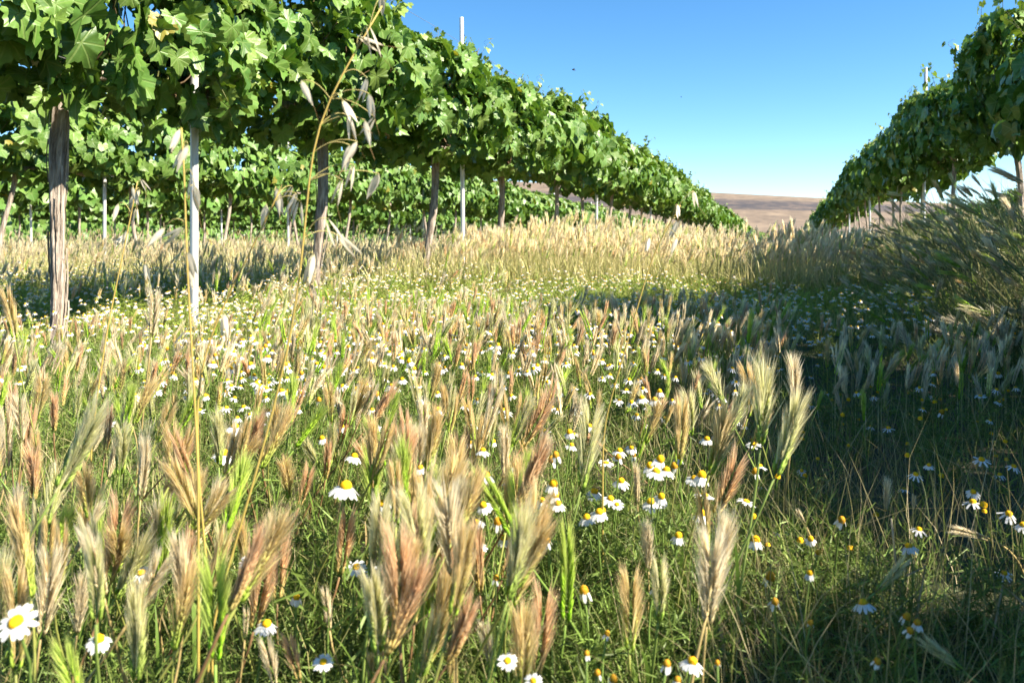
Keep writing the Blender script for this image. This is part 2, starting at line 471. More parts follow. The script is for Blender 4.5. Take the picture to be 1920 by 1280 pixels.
def make_vine(lod, seed, nleaf):
    r_ = np.random.default_rng(seed)
    root = empty("grapevine", (0, 0, 0))
    # trunk: shaggy, ridged, a little crooked
    sides, rings = {0: (22, 46), 1: (10, 16), 2: (5, 4)}[lod]
    H = 1.05
    zz = np.linspace(-.08, H, rings)
    lean = r_.normal(0, .015, 2)
    cx = lean[0] * zz + .02 * np.sin(zz * 5 + r_.uniform(0, 6)); cy = lean[1] * zz + .025 * np.sin(zz * 4 + r_.uniform(0, 6))
    an = np.linspace(0, 2 * np.pi, sides, endpoint=False)
    A, Z = np.meshgrid(an, zz)
    rr = .021 + .010 * np.exp(-((Z + .05) / .12) ** 2) + .008 * np.exp(-((Z - H) / .12) ** 2)
    if lod == 0:
        for k in range(9):
            q = r_.integers(2, 9); rr = rr + .0028 * r_.uniform(.4, 1) * np.sin(q * A + r_.uniform(-5, 5) * Z + r_.uniform(0, 6)) * np.sin(r_.uniform(2, 9) * Z + r_.uniform(0, 6))
        rr = rr + r_.normal(0, .0012, rr.shape)
    v = np.stack([cx[:, None] + rr * np.cos(A), cy[:, None] + rr * np.sin(A), Z], -1).reshape(-1, 3)
    i, j = np.meshgrid(np.arange(rings - 1), np.arange(sides), indexing='ij'); i = i.ravel(); j = j.ravel(); k = (j + 1) % sides
    tb = MB(); tb.add(v, np.stack([i * sides + j, i * sides + k, (i + 1) * sides + k, (i + 1) * sides + j], 1))
    if lod == 0:                                        # peeling bark strips
        for q in range(16):
            a = r_.uniform(0, 6.28); z0 = r_.uniform(.05, .8); ln = r_.uniform(.1, .3)
            zs = np.linspace(z0, z0 + ln, 6); off = .026 + .006 * np.sin(np.linspace(0, 3.1, 6)) + np.linspace(0, r_.uniform(0, .012), 6)
            px = np.interp(zs, zz, cx) + off * np.cos(a + zs * .4); py = np.interp(zs, zz, cy) + off * np.sin(a + zs * .4)
            pts = np.stack([px, py, zs], 1); w = .004 * np.array([-np.sin(a), np.cos(a), 0])
            vv = np.concatenate([pts - w, pts + w]); n_ = np.arange(5)
            tb.add(vv, np.stack([n_, n_ + 1, n_ + 7, n_ + 6], 1))
    tb.build("trunk", M_BARK, root)
    top = np.array([cx[-1], cy[-1], H])
    if lod < 2:
        cb = MB()
        for s in (-1, 1):
            ys = np.linspace(0, .78, 9)
            pts = np.stack([top[0] + .02 * np.sin(ys * 7 + seed), top[1] + s * ys, H - .01 + .05 * np.sin(ys * 4)], 1)
            cb.tube(pts, np.linspace(.024, .012, 9), 7)
        cb.build("cordon", M_BARK, root)
    # canopy
    p = r_.uniform(0, 6.28, 8)
    def surf(y, ph):
        lump = 1.08 - .30 * (y / .8) ** 2 + .14 * np.sin(4.2 * y + p[0]) + .13 * np.sin(7 * y + 2 * ph + p[1]) + .10 * np.sin(3 * ph + 3 * y + p[2]) + .05 * np.sin(11 * y - 3 * ph + p[3])
        hx = .40 * lump; hz = .375 * lump
        c, s = np.cos(ph), np.sin(ph)
        x = np.sign(c) * np.abs(c) ** .75 * hx; z = np.sign(s) * np.abs(s) ** .8 * hz
        x = x * (1.0 - .18 * np.clip(z / .375, -1, 1))
        return x, z, c, s
    n = nleaf
    y = r_.uniform(-.84, .84, n); ph = r_.uniform(-np.pi, np.pi, n)
    x, z, c, s = surf(y, ph)
    shell = np.where(r_.random(n) < .72, 1 - np.abs(r_.normal(0, .10, n)), r_.uniform(.25, .95, n))
    P = np.stack([x * shell, y, 1.36 + z * shell], 1)
    nr = np.stack([c * 1.0, r_.normal(0, .42, n), np.clip(s, -.25, 1) * .8 + .32], 1) + r_.normal(0, .45, (n, 3))
    tip = np.stack([c * .35, r_.normal(0, .55, n), -np.ones(n) + .5 * np.clip(s, 0, 1)], 1)
    size = r_.uniform(.052, .098, n) * (1.0 + (.5 if lod == 2 else .12 if lod == 1 else 0))
    young = np.clip(r_.normal(.08, .12, n) + np.where(s > .7, .12, 0), 0, .8)
    fb = MB(); put_leaves(fb, lod, P, unit(nr), tip, size, leaf_cols(n, young))
    # shoots over the top and out of the sides
    sb = MB()
    ns = {0: 48, 1: 36, 2: 20}[lod]
    LP, LN, LT, LS, LY = [], [], [], [], []
    for q in range(ns):
        y0 = r_.uniform(-.8, .8); ph0 = r_.uniform(.35, 2.8); low = q % 8 == 3
        if low: ph0 = r_.choice([-.5, np.pi + .5]) + r_.normal(0, .4)
        x0, z0, c0, s0 = surf(np.array([y0]), np.array([ph0])); b0 = np.array([x0[0] * .8, y0, 1.345 + z0[0] * .8])
        ln = r_.uniform(.10, .26) * (1.6 if r_.random() < .22 else 1) * (1.15 if s0[0] > .7 else .8)
        d = unit(np.array([c0[0] * .55 + r_.normal(0, .25), r_.normal(0, .3), .9 + r_.normal(0, .15)]) * np.array([1, 1, -.45 if low else 1]))
        t = np.linspace(0, 1, 7)
        side = np.array([r_.normal(0, .3), r_.normal(0, .3), -.25])
        pts = b0 + ln * (t[:, None] * d + (t[:, None] ** 2) * side * .5)
        if lod < 2: sb.tube(pts, np.linspace(.0032, .0012, 7), 4, (.16, .17, .05))
        for w in np.linspace(.25, 1, 6 if lod < 2 else 4):
            a = r_.uniform(0, 6.28)
            o = np.array([math.cos(a), math.sin(a), .2])
            pp = b0 + ln * (w * d + w * w * side * .5) + o * .03
            LP.append(pp); LN.append(np.array([o[0] * .6, o[1] * .6, .7]) + r_.normal(0, .3, 3)); LT.append(o * np.array([1, 1, 0]) + np.array([0, 0, -.6]))
            LS.append((.080 - .052 * w) * r_.uniform(.8, 1.25) * (1.4 if lod == 2 else 1)); LY.append(.15 + .5 * w)
        if lod == 0 and r_.random() < .7:               # tendril
            tt = np.linspace(0, 1, 9); tp = pts[-2] + np.stack([.05 * tt * np.cos(4 * tt + q), .05 * tt * np.sin(4 * tt + q), .05 * tt], 1)
            sb.tube(tp, .0008, 3, (.22, .22, .07))
    put_leaves(fb, min(lod, 1) if lod < 2 else 2, np.array(LP), unit(np.array(LN)), np.array(LT), np.array(LS), leaf_cols(len(LP), np.array(LY)))
    fb.build("foliage", M_LEAF, root)
    if lod < 2:                                          # canes and leaf stalks inside the canopy
        for q in range(40 if lod == 0 else 14):
            y0 = r_.uniform(-.75, .75); t = np.linspace(0, 1, 6)
            e = np.array([r_.uniform(-.33, .33), r_.normal(0, .15), r_.uniform(.1, .75)])
            pts = np.array([top[0], y0, H]) + t[:, None] * e + np.stack([.05 * np.sin(t * 3 + q), .03 * np.sin(t * 4 + q), 0 * t], 1)
            sb.tube(pts, np.linspace(.005, .002, 6), 4, (.15, .10, .05) if q % 3 else (.15, .16, .05))
        sb.build("cane", M_STEM, root)
    if lod == 0:                                         # young flower clusters
        for q in range(3):
            b = MB(); y0 = r_.uniform(-.7, .7); sg = 1 if q < 2 else -1
            c0 = np.array([sg * r_.uniform(.3, .42), y0, r_.uniform(1.1, 1.35)])
            for w in range(40):
                t = r_.random(); rad = .022 * (1 - t) + .006
                pp = c0 + np.array([*np.clip(r_.normal(0, rad * .6, 2), -rad, rad), -.10 * t])
                o = r_.uniform(.0025, .004)
                oct_ = np.array([[o, 0, 0], [-o, 0, 0], [0, o, 0], [0, -o, 0], [0, 0, o], [0, 0, -o]]) + pp
                b.add(oct_, [[0, 2, 4], [2, 1, 4], [1, 3, 4], [3, 0, 4], [2, 0, 5], [1, 2, 5], [3, 1, 5], [0, 3, 5]], (.20, .26, .05))
            b.tube(np.array([c0 + [0, 0, .05], c0, c0 - [0, 0, .10]]), .002, 5, (.18, .22, .05))
            b.build("flower_cluster", M_STEM, root)
    return root

PROTO = {0: [make_vine(0, 100 + i, 1080) for i in range(4)], 1: [make_vine(1, 200 + i, 820) for i in range(4)], 2: [make_vine(2, 300 + i, 520) for i in range(4)]}
_used = set()
def plant_vine(x, y, lod, label, group, scale=1.0, pick=None):
    wide = .95 if x == ROW_R and y < 4.5 else .78 if x == ROW_R or 'right row' in group else 1.0
    k = random.randrange(len(PROTO[lod])) if pick is None else pick
    p = PROTO[lod][k]
    o = p if p.name not in _used else copy_tree(p)
    _used.add(p.name)
    o.location = (x, y, float(gz(x, y)) - .01 + (.02 if x == ROW_R else 0))
    o.rotation_euler = (0, 0, (0 if random.random() < .5 else math.pi) + random.uniform(-.05, .05))
    o.scale = (wide * scale * random.uniform(.92, 1.1), 1.02, scale * (.97 if wide < 1 else 1))
    tag(o, label, "grapevine", group)
    return o

def vine_row(x, ys, lod_of, words_row, group, skip=()):
    for i, y in enumerate(ys):
        lod = lod_of(y)
        if i < 20: lab = f"{ordinal(i)} leafy grapevine from the near end of {words_row}"
        else: lab = f"small far-off leafy grapevine in the distant stretch of {words_row}"
        o = plant_vine(x + random.uniform(-.03, .03), y, lod, lab, group, random.uniform(.97, 1.03))
        if lod < 2:                                      # each trunk leans its own way under the foliage
            tr = next(c for c in o.children if c.name.startswith("trunk"))
            a = LEANS.get((x, y), random.gauss(0, .05)); flip = 1 if abs(o.rotation_euler.z) < 1 else -1
            tr.rotation_euler = (-a * flip, random.gauss(0, .02), 0); tr.location = (0, -a * 1.0 * flip, 0)

LEANS = {(ROW_L, 2.19): .10, (ROW_L, 3.75): .03, (ROW_L, 5.29): .16, (ROW_L, 6.67): .03, (ROW_L, 8.3): 0, (ROW_L, 9.77): .10, (ROW_R, 6.25): .25, (ROW_R, 8.2): .25}
YL = [.75, 2.19, 3.75, 5.29, 6.67, 8.3, 9.77, 11.3] + [12.8 + 1.5 * i for i in range(72)]
vine_row(ROW_L, YL, lambda y: 0 if y < 8 else 1 if y < 26 else 2, "the nearest lit left row", "grapevines in the nearest left row")
YR = [6.25, 8.2, 9.7, 11.3] + [12.9 + 1.5 * i for i in range(64)]
for y, sc, lab in ((-.02, .72, "unseen low grapevine added to the shaded row for its shadow, closest to the camera"), (1.84, .80, "unseen low grapevine added to the shaded row for its shadow, second from the camera"),  # near vines out of frame are added and sized to shade the foreground
                   (3.3, 1.14, "unseen tall grapevine added to the shaded row for its shadow, third from the camera"), (4.75, .84, "grapevine of the shaded row just before its first visible trunk")):
    plant_vine(ROW_R, y, 1, lab, "grapevines in the right row", sc)
vine_row(ROW_R, YR, lambda y: 0 if y < 9 else 1 if y < 26 else 2, "the shaded right row", "grapevines in the right row")
for r, (x, y0, n) in enumerate([(-6.75, 4.0, 32), (-11.2, 7.4, 32), (-15.6, 11, 32), (-20.0, 15, 28)]):
    vine_row(x, [y0 + 1.5 * i for i in range(n)], lambda y: 1 if r == 0 and y < 17 else 2,
             f"the {ORD[r + 1]} row left", f"grapevines in the {ORD[r + 1]} left row")
vine_row(5.9, [22 + 1.5 * i for i in range(16)], lambda y: 2, "the row beyond the shaded right row", "grapevines in the far right row")

for ps in PROTO.values():                               # kinds of vine that no place took
    for p in ps:
        if p.name not in _used:
            for ch in list(p.children): bpy.data.objects.remove(ch)
            bpy.data.objects.remove(p)

fv = MB()
for r in range(9):                                        # the vineyard beyond, too far off to tell vine from vine
    x0 = -24.6 - 4.5 * r; n = 2600; y = RNG.uniform(.8 * -x0 - 5, 95 + 3 * r, n)
    P = np.stack([x0 + RNG.normal(0, .35, n), y, gz(np.full(n, x0), y) + RNG.uniform(.45, 1.8, n)], 1)
    put_leaves(fv, 2, P, unit(np.stack([np.ones(n), RNG.normal(0, .5, n), RNG.uniform(0, .8, n)], 1)), np.tile([.2, 0, -1.], (n, 1)) + RNG.normal(0, .3, (n, 3)), RNG.uniform(.16, .26, n), leaf_cols(n, RNG.uniform(0, .2, n)))
tag(fv.build("far_vineyard", M_LEAF), "distant vine rows merging into one green band behind the left rows", "vineyard", kind="stuff")

# ------------------------------------------------------------------ posts and wires
def make_post(h):
    root = empty("trellis_post", (0, 0, 0))
    b = MB(); an = np.linspace(0, 2 * np.pi, 14, endpoint=False); r = .017
    b.tube(np.array([[0, 0, -.3], [0, 0, h * .5], [0, 0, h - .004], [0, 0, h]]), [r, r, r, r * .86], 14)
    b.build("pole", M_POST, root)
    for z in (1.06, 1.45, 1.8):
        c = MB(); c.tube(np.array([[.0, -.004, z], [.0, .004, z]]) + np.array([.019, 0, 0]), .006, 6)
        c.build("wire_clip", M_WIRE, root)
    return root
post0 = make_post(1.93)
posts = [(ROW_L, y, "nearest lit row") for y in (2.78, 5.86, 10.6, 15.2, 19.8, 24.5, 29, 34, 39, 44, 50)] + \
        [(ROW_R, y, "shaded right row") for y in (9.6, 15.2, 20, 25, 30, 36)] + \
        [(-6.75, y, "second row on the left") for y in (6.6, 9.9, 14.5, 19, 24, 29)] + \
        [(-11.2, y, "third row on the left") for y in (9.5, 14, 18.6, 23, 28)] + [(-15.6, y, "fourth row on the left") for y in (14, 18.5, 23, 28)]
cnt = {}
for i, (x, y, row) in enumerate(posts):
    o = post0 if i == 0 else copy_tree(post0)
    o.location = (x + (-.03 if i else .0), y, float(gz(x, y))); o.scale = (1, 1, 1.10 if y in (9.6, 5.86) else 1.0); o.rotation_euler = (random.uniform(-.012, .012), random.uniform(-.012, .012), random.uniform(0, 6))
    k = cnt.get(row, 0); cnt[row] = k + 1
    lab = "pale galvanised post standing between the two nearest vine trunks" if i == 0 else f"{ordinal(k)} grey metal post along the {row} of vines"
    tag(o, lab, "post", "metal posts of the vine rows")
for x, row, y0, y1 in ((ROW_L, "nearest lit vine row", -2, 60), (ROW_R, "shaded right vine row", 4.9, 60), (-6.75, "second vine row", 3, 50)):
    for z, w in ((1.06, "lowest"), (1.45, "middle"), (1.86, "topmost")):
        ys = np.linspace(y0, y1, 70)
        b = MB(); b.tube(np.stack([np.full(70, x + .05), ys, gz(x, ys) + z - .01 * np.abs(np.sin(ys * .68))], 1), .0016, 4)
        tag(b.build("trellis_wire", M_WIRE), f"{w} thin steel wire strung along the {row}", "wire", "trellis wires")

# ------------------------------------------------------------------ grasses: prototypes
EAR_KINDS = {   # words, colour at the foot, colour at the tip, colour of the awns
    "green":  ("bright green", (.36, .60, .04), (.50, .68, .08), (.64, .70, .22)),
    "pale":   ("pale pink-tipped", (.40, .54, .10), (.68, .68, .32), (.90, .80, .56)),
    "mixed":  ("yellow-green rusty", (.44, .58, .09), (.72, .57, .26), (.90, .66, .41)),
    "rust":   ("rusty brown", (.60, .50, .18), (.72, .47, .27), (.86, .60, .41)),
    "tan":    ("straw tan", (.70, .62, .38), (.80, .69, .48), (.90, .80, .60)),
}
def ear_proto(kind, openness, seed, nodes=13, per=5, aw=.0045, body=True, curve=.06):
    """one ear along +Z, about 1 long with its awns; (body, awns) as (verts, faces, colours)"""
    r_ = np.random.default_rng(seed)
    _, c0, c1, ca = EAR_KINDS[kind]; c0, c1, ca = map(np.array, (c0, c1, ca))
    bv, bf, bc, av, af, ac = [], [], [], [], [], []
    nb = na = 0
    for k in range(nodes):
        t = k / (nodes - 1); z = .02 + .50 * t
        env = math.sin(math.pi * (.16 + .72 * t)) ** .7
        for s in (-1, 1):
            zz = z + (.02 if s > 0 else 0)
            cen = np.array([s * .006, 0, zz])
            for q in (-1, 0, 1):
                d = unit(np.array([s * (.32 + .12 * openness) * env, q * .30 * env, 1.0]) + r_.normal(0, .05, 3))
                L = .125 * r_.uniform(.85, 1.15); w = .019 if q == 0 else .013
                p0 = cen + np.array([s * .012, q * .006, 0]); p2 = p0 + d * L; pm = p0 + d * L * .42
                a = unit(np.cross(d, [0, 1, .01])); b_ = np.cross(d, a)
                vv = np.array([p0, pm + a * w, pm + b_ * w, pm - a * w, pm - b_ * w, p2])
                bv.append(vv); bf.append(np.array([[0, 2, 1], [0, 3, 2], [0, 4, 3], [0, 1, 4], [5, 1, 2], [5, 2, 3], [5, 3, 4], [5, 4, 1]]) + nb); nb += 6
                bc.append(np.tile((c0 + (c1 - c0) * t) * r_.uniform(.8, 1.2), (6, 1)))
            for q in range(per):
                d = unit(np.array([s * (.10 + .22 * openness) * r_.uniform(.4, 1.25), r_.normal(0, .10 + .1 * openness), 1.0]))
                L = r_.uniform(.30, .47) * (1.0 - .18 * t) * (.75 + .25 * env)
                p0 = cen + d * .10; p1 = p0 + d * L * .5; p2 = p0 + d * L + np.array([s * .035 * openness * r_.random(), r_.normal(0, .012), 0])
                a = unit(np.cross(d, unit(r_.normal(0, 1, 3)))) * aw
                av.append(np.array([p0 - a, p0 + a, p1 - a * .75, p1 + a * .75, p2])); af.append(np.array([[0, 1, 3], [0, 3, 2], [2, 3, 4]]) + na); na += 5
                cc = (c0 * .25 + c1 * .75 + (ca - c1) * .6) * r_.uniform(.75, 1.25)
                ac.append(np.stack([cc * .9, cc * .9, cc, cc, ca * r_.uniform(.9, 1.2)]))
    # rachis
    bv = np.concatenate(bv); bf = np.concatenate(bf); bc = np.concatenate(bc)
    av = np.concatenate(av); af = np.concatenate(af); ac = np.concatenate(ac)
    for v in (bv, av): v[:, 0] += curve * v[:, 2] ** 2
    return (bv, bf, bc), (av, af, ac)

EARS = {}
for i, k in enumerate(EAR_KINDS):
    for o, op in enumerate((.08, .28, .62)):
        b, a = ear_proto(k, op, 50 + 7 * i + o, per=9, aw=.005)
        mb = MB(); mb.add(*b); ma = MB(); ma.add(*a)
        EARS[k, o] = (mb.mesh("ear", M_EAR), ma.mesh("awns", M_EAR))
EARS_MID = {k: [ear_proto(k, op, 120 + i, nodes=9, per=4, aw=.008) for op in (.06, .28)] for i, k in enumerate(EAR_KINDS)}
EARS_FAR = {k: [np_ for np_ in [ear_proto(k, op, 90 + i, nodes=6, per=3, aw=.014) for op in (.15, .5)]] for i, k in enumerate(EAR_KINDS)}

def stem_points(base, top, d, n=9):
    """a stem that leaves the ground upright and ends running into direction D"""
    L = np.linalg.norm(top - base)
    p1 = base + np.array([0, 0, 1.]) * L * .4 + np.array([RNG.normal(0, .04), RNG.normal(0, .04), 0]) * L
    p2 = top - unit(d) * L * .33
    t = np.linspace(0, 1, n)[:, None]
    return (1 - t) ** 3 * base + 3 * (1 - t) ** 2 * t * p1 + 3 * (1 - t) * t * t * p2 + t ** 3 * top

def blade_pts(n, L, droop):
    t = np.linspace(0, 1, n); return t, L * (t - droop * .25 * t ** 3), L * droop * .6 * t ** 2
def blade_proto(nseg=4, width=.022, droop=.5):
    t, z, x = blade_pts(nseg + 1, 1.0, droop)
    w = width * (1 - t) ** .7 * (0.55 + .9 * t * (1 - t) * 2)
    v = np.concatenate([np.stack([x, -w, z], 1), np.stack([x, w, z], 1)])
    k = np.arange(nseg); m = nseg + 1
    return v, np.stack([k, k + 1, k + 1 + m, k + m], 1), np.ones((2 * m, 3))

STEM_COL = {"green": (.17, .27, .05), "pale": (.22, .30, .07), "mixed": (.26, .28, .07), "rust": (.22, .13, .06), "tan": (.38, .29, .12)}
BARLEY = []          # (u, v, object, words) for the labels
def barley(base_uv, tip_uv, kind, op, depth=None, L=.088, tilt=0.0, ground=None, name="wall_barley"):
    """a barley stalk whose ear runs between two places; DEPTH from the size the ear shows"""
    px = math.hypot(tip_uv[0] - base_uv[0], tip_uv[1] - base_uv[1])
    if depth is None: depth = F * L / px
    if base_uv[1] > 480: depth = min(depth, F * (CAM_H - .095) / (base_uv[1] - HORIZON))
    b = at(*base_uv, depth); t = at(*tip_uv, depth + tilt)
    return barley_at(b, t, kind, op, name, ground)

def barley_at(b, t, kind, op, name="wall_barley", ground=None):
    d = t - b; L = np.linalg.norm(d); d = d / L
    if ground is None:
        hgt = max(b[2] - float(gz(b[0], b[1])), .03)
        back = np.array([d[0], d[1], 0]) * hgt * .8
        g = b - back + np.array([RNG.normal(0, .015), RNG.normal(0, .015), 0])
    else: g = np.array([*ground, 0.])
    g[2] = float(gz(g[0], g[1])) - .005
    root = empty(name, g)
    pts = stem_points(g, b, d) - g
    sb = MB(); r0 = .0011 + .0004 * RNG.random()
    c = np.array(STEM_COL[kind]) * RNG.uniform(.8, 1.15)
    sb.tube(pts, np.linspace(r0 * 1.15, r0 * .75, len(pts)), 5, c)
    sb.build("stem", M_STEM, root)
    if b[2] - g[2] > .05:
        lv = MB(); k = 3; lp = pts[k]; a = RNG.uniform(0, 6.28)
        v, f, cc = blade_proto(5, .028, RNG.uniform(.4, .9)); ll = RNG.uniform(.05, .09)
        ca, sa = math.cos(a), math.sin(a)
        Rm = np.array([[ca, -sa, 0], [sa, ca, 0], [0, 0, 1.]])
        lv.add((v * ll) @ Rm.T + lp, f, np.array((.15, .24, .04)) if kind != "tan" else np.array((.4, .3, .13)))
        lv.build("leaf", M_GRASS, root)
    em, am = EARS[kind, op]
    e = link("ear", em, root); w = link("awns", am, e)
    vd = unit(CAM_P - b); R = frames(d[None], (vd + RNG.normal(0, .5, 3))[None])[0]
    M = Matrix.Identity(4)
    for i in range(3):
        for j in range(3): M[i][j] = float(R[i, j] * L)
    M.translation = Vector(b - g)
    e.matrix_local = M
    tw = EAR_KINDS[kind][0]
    (u0, v0, _), (u1, v1, _) = project(b), project(t)
    dx = (u1 - u0) / max(math.hypot(u1 - u0, v1 - v0), 1)
    lean = "leaning right" if dx > .3 else "leaning left" if dx < -.3 else "upright"
    if v1 > v0: lean = "nodding"
    BARLEY.append(((u0 + u1) / 2, (v0 + v1) / 2, root, tw, lean))
    return root

HAND = [  # ear foot, ear tip, kind, openness
    ((1425, 842), (1442, 640), "pale", 2), ((1451, 897), (1526, 703), "pale", 1), ((1338, 972), (1408, 825), "rust", 2),
    ((1270, 878), (1290, 718), "mixed", 1), ((1088, 922), (1124, 728), "pale", 2), ((1060, 1172), (1074, 948), "green", 0),
    ((1003, 1278), (1037, 1065), "rust", 2), ((1180, 1228), (1192, 1035), "mixed", 2), ((900, 1117), (894, 945), "rust", 1),
    ((636, 1082), (664, 928), "rust", 2), ((618, 1182), (612, 1088), "tan", 1), ((552, 842), (624, 742), "green", 1),
    ((488, 882), (562, 738), "mixed", 1), ((105, 925), (222, 715), "pale", 1), ((28, 640), (12, 520), "mixed", 1),
    ((300, 1092), (322, 898), "green", 0), ((318, 942), (366, 856), "green", 1), ((200, 1102), (248, 895), "rust", 2),
    ((143, 1192), (164, 1046), "tan", 2), ((12, 882), (16, 738), "tan", 1), ((520, 1132), (532, 945), "rust", 2),
    ((459, 1198), (466, 1128), "tan", 1), ((560, 952), (592, 856), "rust", 2), ((730, 1052), (736, 955), "tan", 2),
    ((776, 1172), (782, 1036), "rust", 1), ((800, 1162), (822, 1036), "green", 0), ((734, 1202), (748, 1106), "green", 1),
    ((788, 1272), (853, 1124), "mixed", 1), ((920, 1254), (908, 1146), "tan", 2), ((960, 838), (1012, 726), "pale", 1),
    ((903, 832), (952, 686), "tan", 1), ((946, 902), (950, 776), "tan", 1), ((748, 932), (762, 796), "pale", 2),
    ((1195, 946), (1194, 852), "tan", 0), ((1216, 1072), (1212, 955), "tan", 2), ((1640, 1112), (1718, 1036), "pale", 1),
    ((1806, 1258), (1716, 1180), "pale", 1), ((1858, 1012), (1768, 982), "tan", 1), ((1326, 1157), (1320, 1082), "tan", 2),
    ((1512, 988), (1494, 948), "tan", 1), ((1712, 957), (1716, 922), "tan", 2), ((1551, 692), (1549, 628), "mixed", 0),
    ((1581, 738), (1584, 676), "tan", 2), ((1620, 792), (1619, 722), "green", 0), ((1756, 703), (1750, 636), "tan", 0),
    ((1861, 722), (1860, 646), "tan", 1), ((1800, 752), (1806, 688), "green", 0), ((1488, 765), (1492, 645), "tan", 2),
    ((1402, 645), (1412, 568), "green", 0), ((562, 1278), (538, 1170), "rust", 2), ((516, 1290), (498, 1176), "tan", 2),
    ((722, 1290), (714, 1192), "rust", 1), ((842, 1290), (852, 1190), "mixed", 1), ((284, 632), (296, 526), "tan", 2),
    ((96, 705), (126, 636), "tan", 1), ((420, 960), (440, 870), "mixed", 1), ((690, 1290), (700, 1210), "mixed", 1),
    ((350, 1060), (362, 970), "rust", 1), ((250, 800), (292, 690), "mixed", 1), ((170, 850), (214, 760), "tan", 1),
    ((1110, 640), (1090, 570), "green", 0), ((1600, 700), (1582, 640), "tan", 1), ((1530, 770), (1546, 726), "green", 0),
    ((1660, 960), (1668, 885), "tan", 1), ((880, 900), (920, 760), "mixed", 1), ((1140, 850), (1080, 800), "rust", 2),
]
for b, t, k, o in HAND:
    barley(b, t, k, o, L=.080 if abs(t[1] - b[1]) < 130 else .098)

# the rest of the near barley, thinning with distance
def in_view(P, mu=25, lo=-1e9, hi=1310):
    u, v, d = project(P); return (u > -mu) & (u < 1920 + mu) & (v > lo) & (v < hi) & (d > .3)
KW = list(EAR_KINDS); pool = []
while len(pool) < 234:
    if len(pool) < 190: dep = RNG.uniform(.5, 1.1); u = RNG.uniform(-20, 1000) if len(pool) < 112 else RNG.uniform(600, 1420)
    else: dep = 1.0 + 1.0 * RNG.random(); u = RNG.uniform(-20, 1540)
    x, y = (CAM_P + CAM_R @ np.array([(u - 960) / F * dep, 0, -dep]))[:2]
    if dep < 1.0 and any(abs(u - (b_[0] + t_[0]) / 2) < 42 for b_, t_, *_ in HAND[:12]): continue
    if u > 1430 - 120 * max(0, 1.2 - dep) and RNG.random() < .8: continue
    if 700 < u < 1350 and .9 < dep < 1.5 and RNG.random() < .5: continue
    pool.append((x, y, dep))
wind = np.array([.25, -.05])
for x, y, dep in sorted(pool, key=lambda p: p[2]):
    L = RNG.uniform(.068, .094) if dep < 1.0 else RNG.uniform(.062, .088); hgt = (RNG.uniform(.09, .17) if dep < 1.2 else RNG.uniform(.07, .14)) + .02
    d = unit(np.array([wind[0] + RNG.normal(0, .22), wind[1] + RNG.normal(0, .2), 1.0]))
    b = np.array([x, y, float(gz(x, y)) + hgt])
    barley_at(b, b + d * L, KW[RNG.choice(5, p=[.2, .16, .27, .21, .16])], int(RNG.choice(3, p=[.3, .45, .25])))

# ------------------------------------------------------------------ chamomile: prototypes
def dome(r, h, nr=5, ns=12, bump=0.0, seed=0):
    r_ = np.random.default_rng(seed)
    v = [[0, 0, h]]
    for i in range(1, nr + 1):
        a = i / nr * math.pi * .58
        for j in range(ns):
            p = 2 * math.pi * (j + .5 * (i % 2)) / ns; q = 1 + r_.normal(0, bump)
            v.append([r * math.sin(a) * math.cos(p) * q, r * math.sin(a) * math.sin(p) * q, h * math.cos(a) * q])
    f = [[0, 1 + j, 1 + (j + 1) % ns] for j in range(ns)]
    for i in range(nr - 1):
        for j in range(ns):
            a, b = 1 + i * ns + j, 1 + i * ns + (j + 1) % ns
            f += [[a, a + ns, b], [b, a + ns, b + ns]]
    return np.array(v), np.array(f)
def petals(n, droop, L=.68, w=.15, seed=0, missing=0.0):
    r_ = np.random.default_rng(seed); V, Fc, k = [], [], 0
    for i in range(n):
        if r_.random() < missing: continue
        a = 2 * math.pi * i / n + r_.normal(0, .08); dr = droop + r_.normal(0, .13); ww = w * r_.uniform(.8, 1.15); ll = L * r_.uniform(.85, 1.1)
        t = np.array([0, .35, .75, 1.0]); wi = ww * np.array([.55, 1, .95, .45])
        rad = .30 + ll * (t * math.cos(dr) - .0 * t); z = -ll * (math.sin(dr) * t + .10 * t * t)
        ca, sa = math.cos(a), math.sin(a)
        for s in (-1, 0, 1):
            zz = z - (0.02 if s == 0 else 0)
            V.append(np.stack([rad * ca - s * wi * sa, rad * sa + s * wi * ca, zz], 1))
        for s in (0, 1):
            q = np.arange(3); Fc.append(np.stack([k + s * 4 + q, k + s * 4 + q + 1, k + s * 4 + q + 5, k + s * 4 + q + 4], 1))
        k += 12
    return np.concatenate(V), np.concatenate(Fc)
YEL, ORG = (.72, .40, .012), (.50, .26, .02)
HEADS = []
for i, (words, h, dr, miss, col) in enumerate([
        ("open white chamomile", .22, .05, 0, YEL), ("white chamomile with sagging petals", .36, .65, 0, YEL),
        ("white chamomile with drooping petals", .44, 1.05, .05, YEL), ("half-faded chamomile", .46, 1.25, .45, ORG),
        ("bare yellow chamomile head", .52, 1.3, .93, ORG)]):
    v, f = dome(.36, h, 6, 14, .035, i); b = MB(); c = np.tile(np.array(col), (len(v), 1)); c[v[:, 2] < h * .4] *= .8; b.add(v, f, c)
    g = MB(); gv, gf = dome(.30, -.16, 3, 10); g.add(gv + [0, 0, -.03], gf, (.14, .2, .05))
    p = MB(); pv, pf = petals(15, dr, seed=i, missing=miss); p.add(pv, pf, (.80, .80, .78))
    HEADS.append((words, b.mesh("disc", M_DISC), p.mesh("petals", M_PETAL), g.mesh("calyx", M_STEM)))

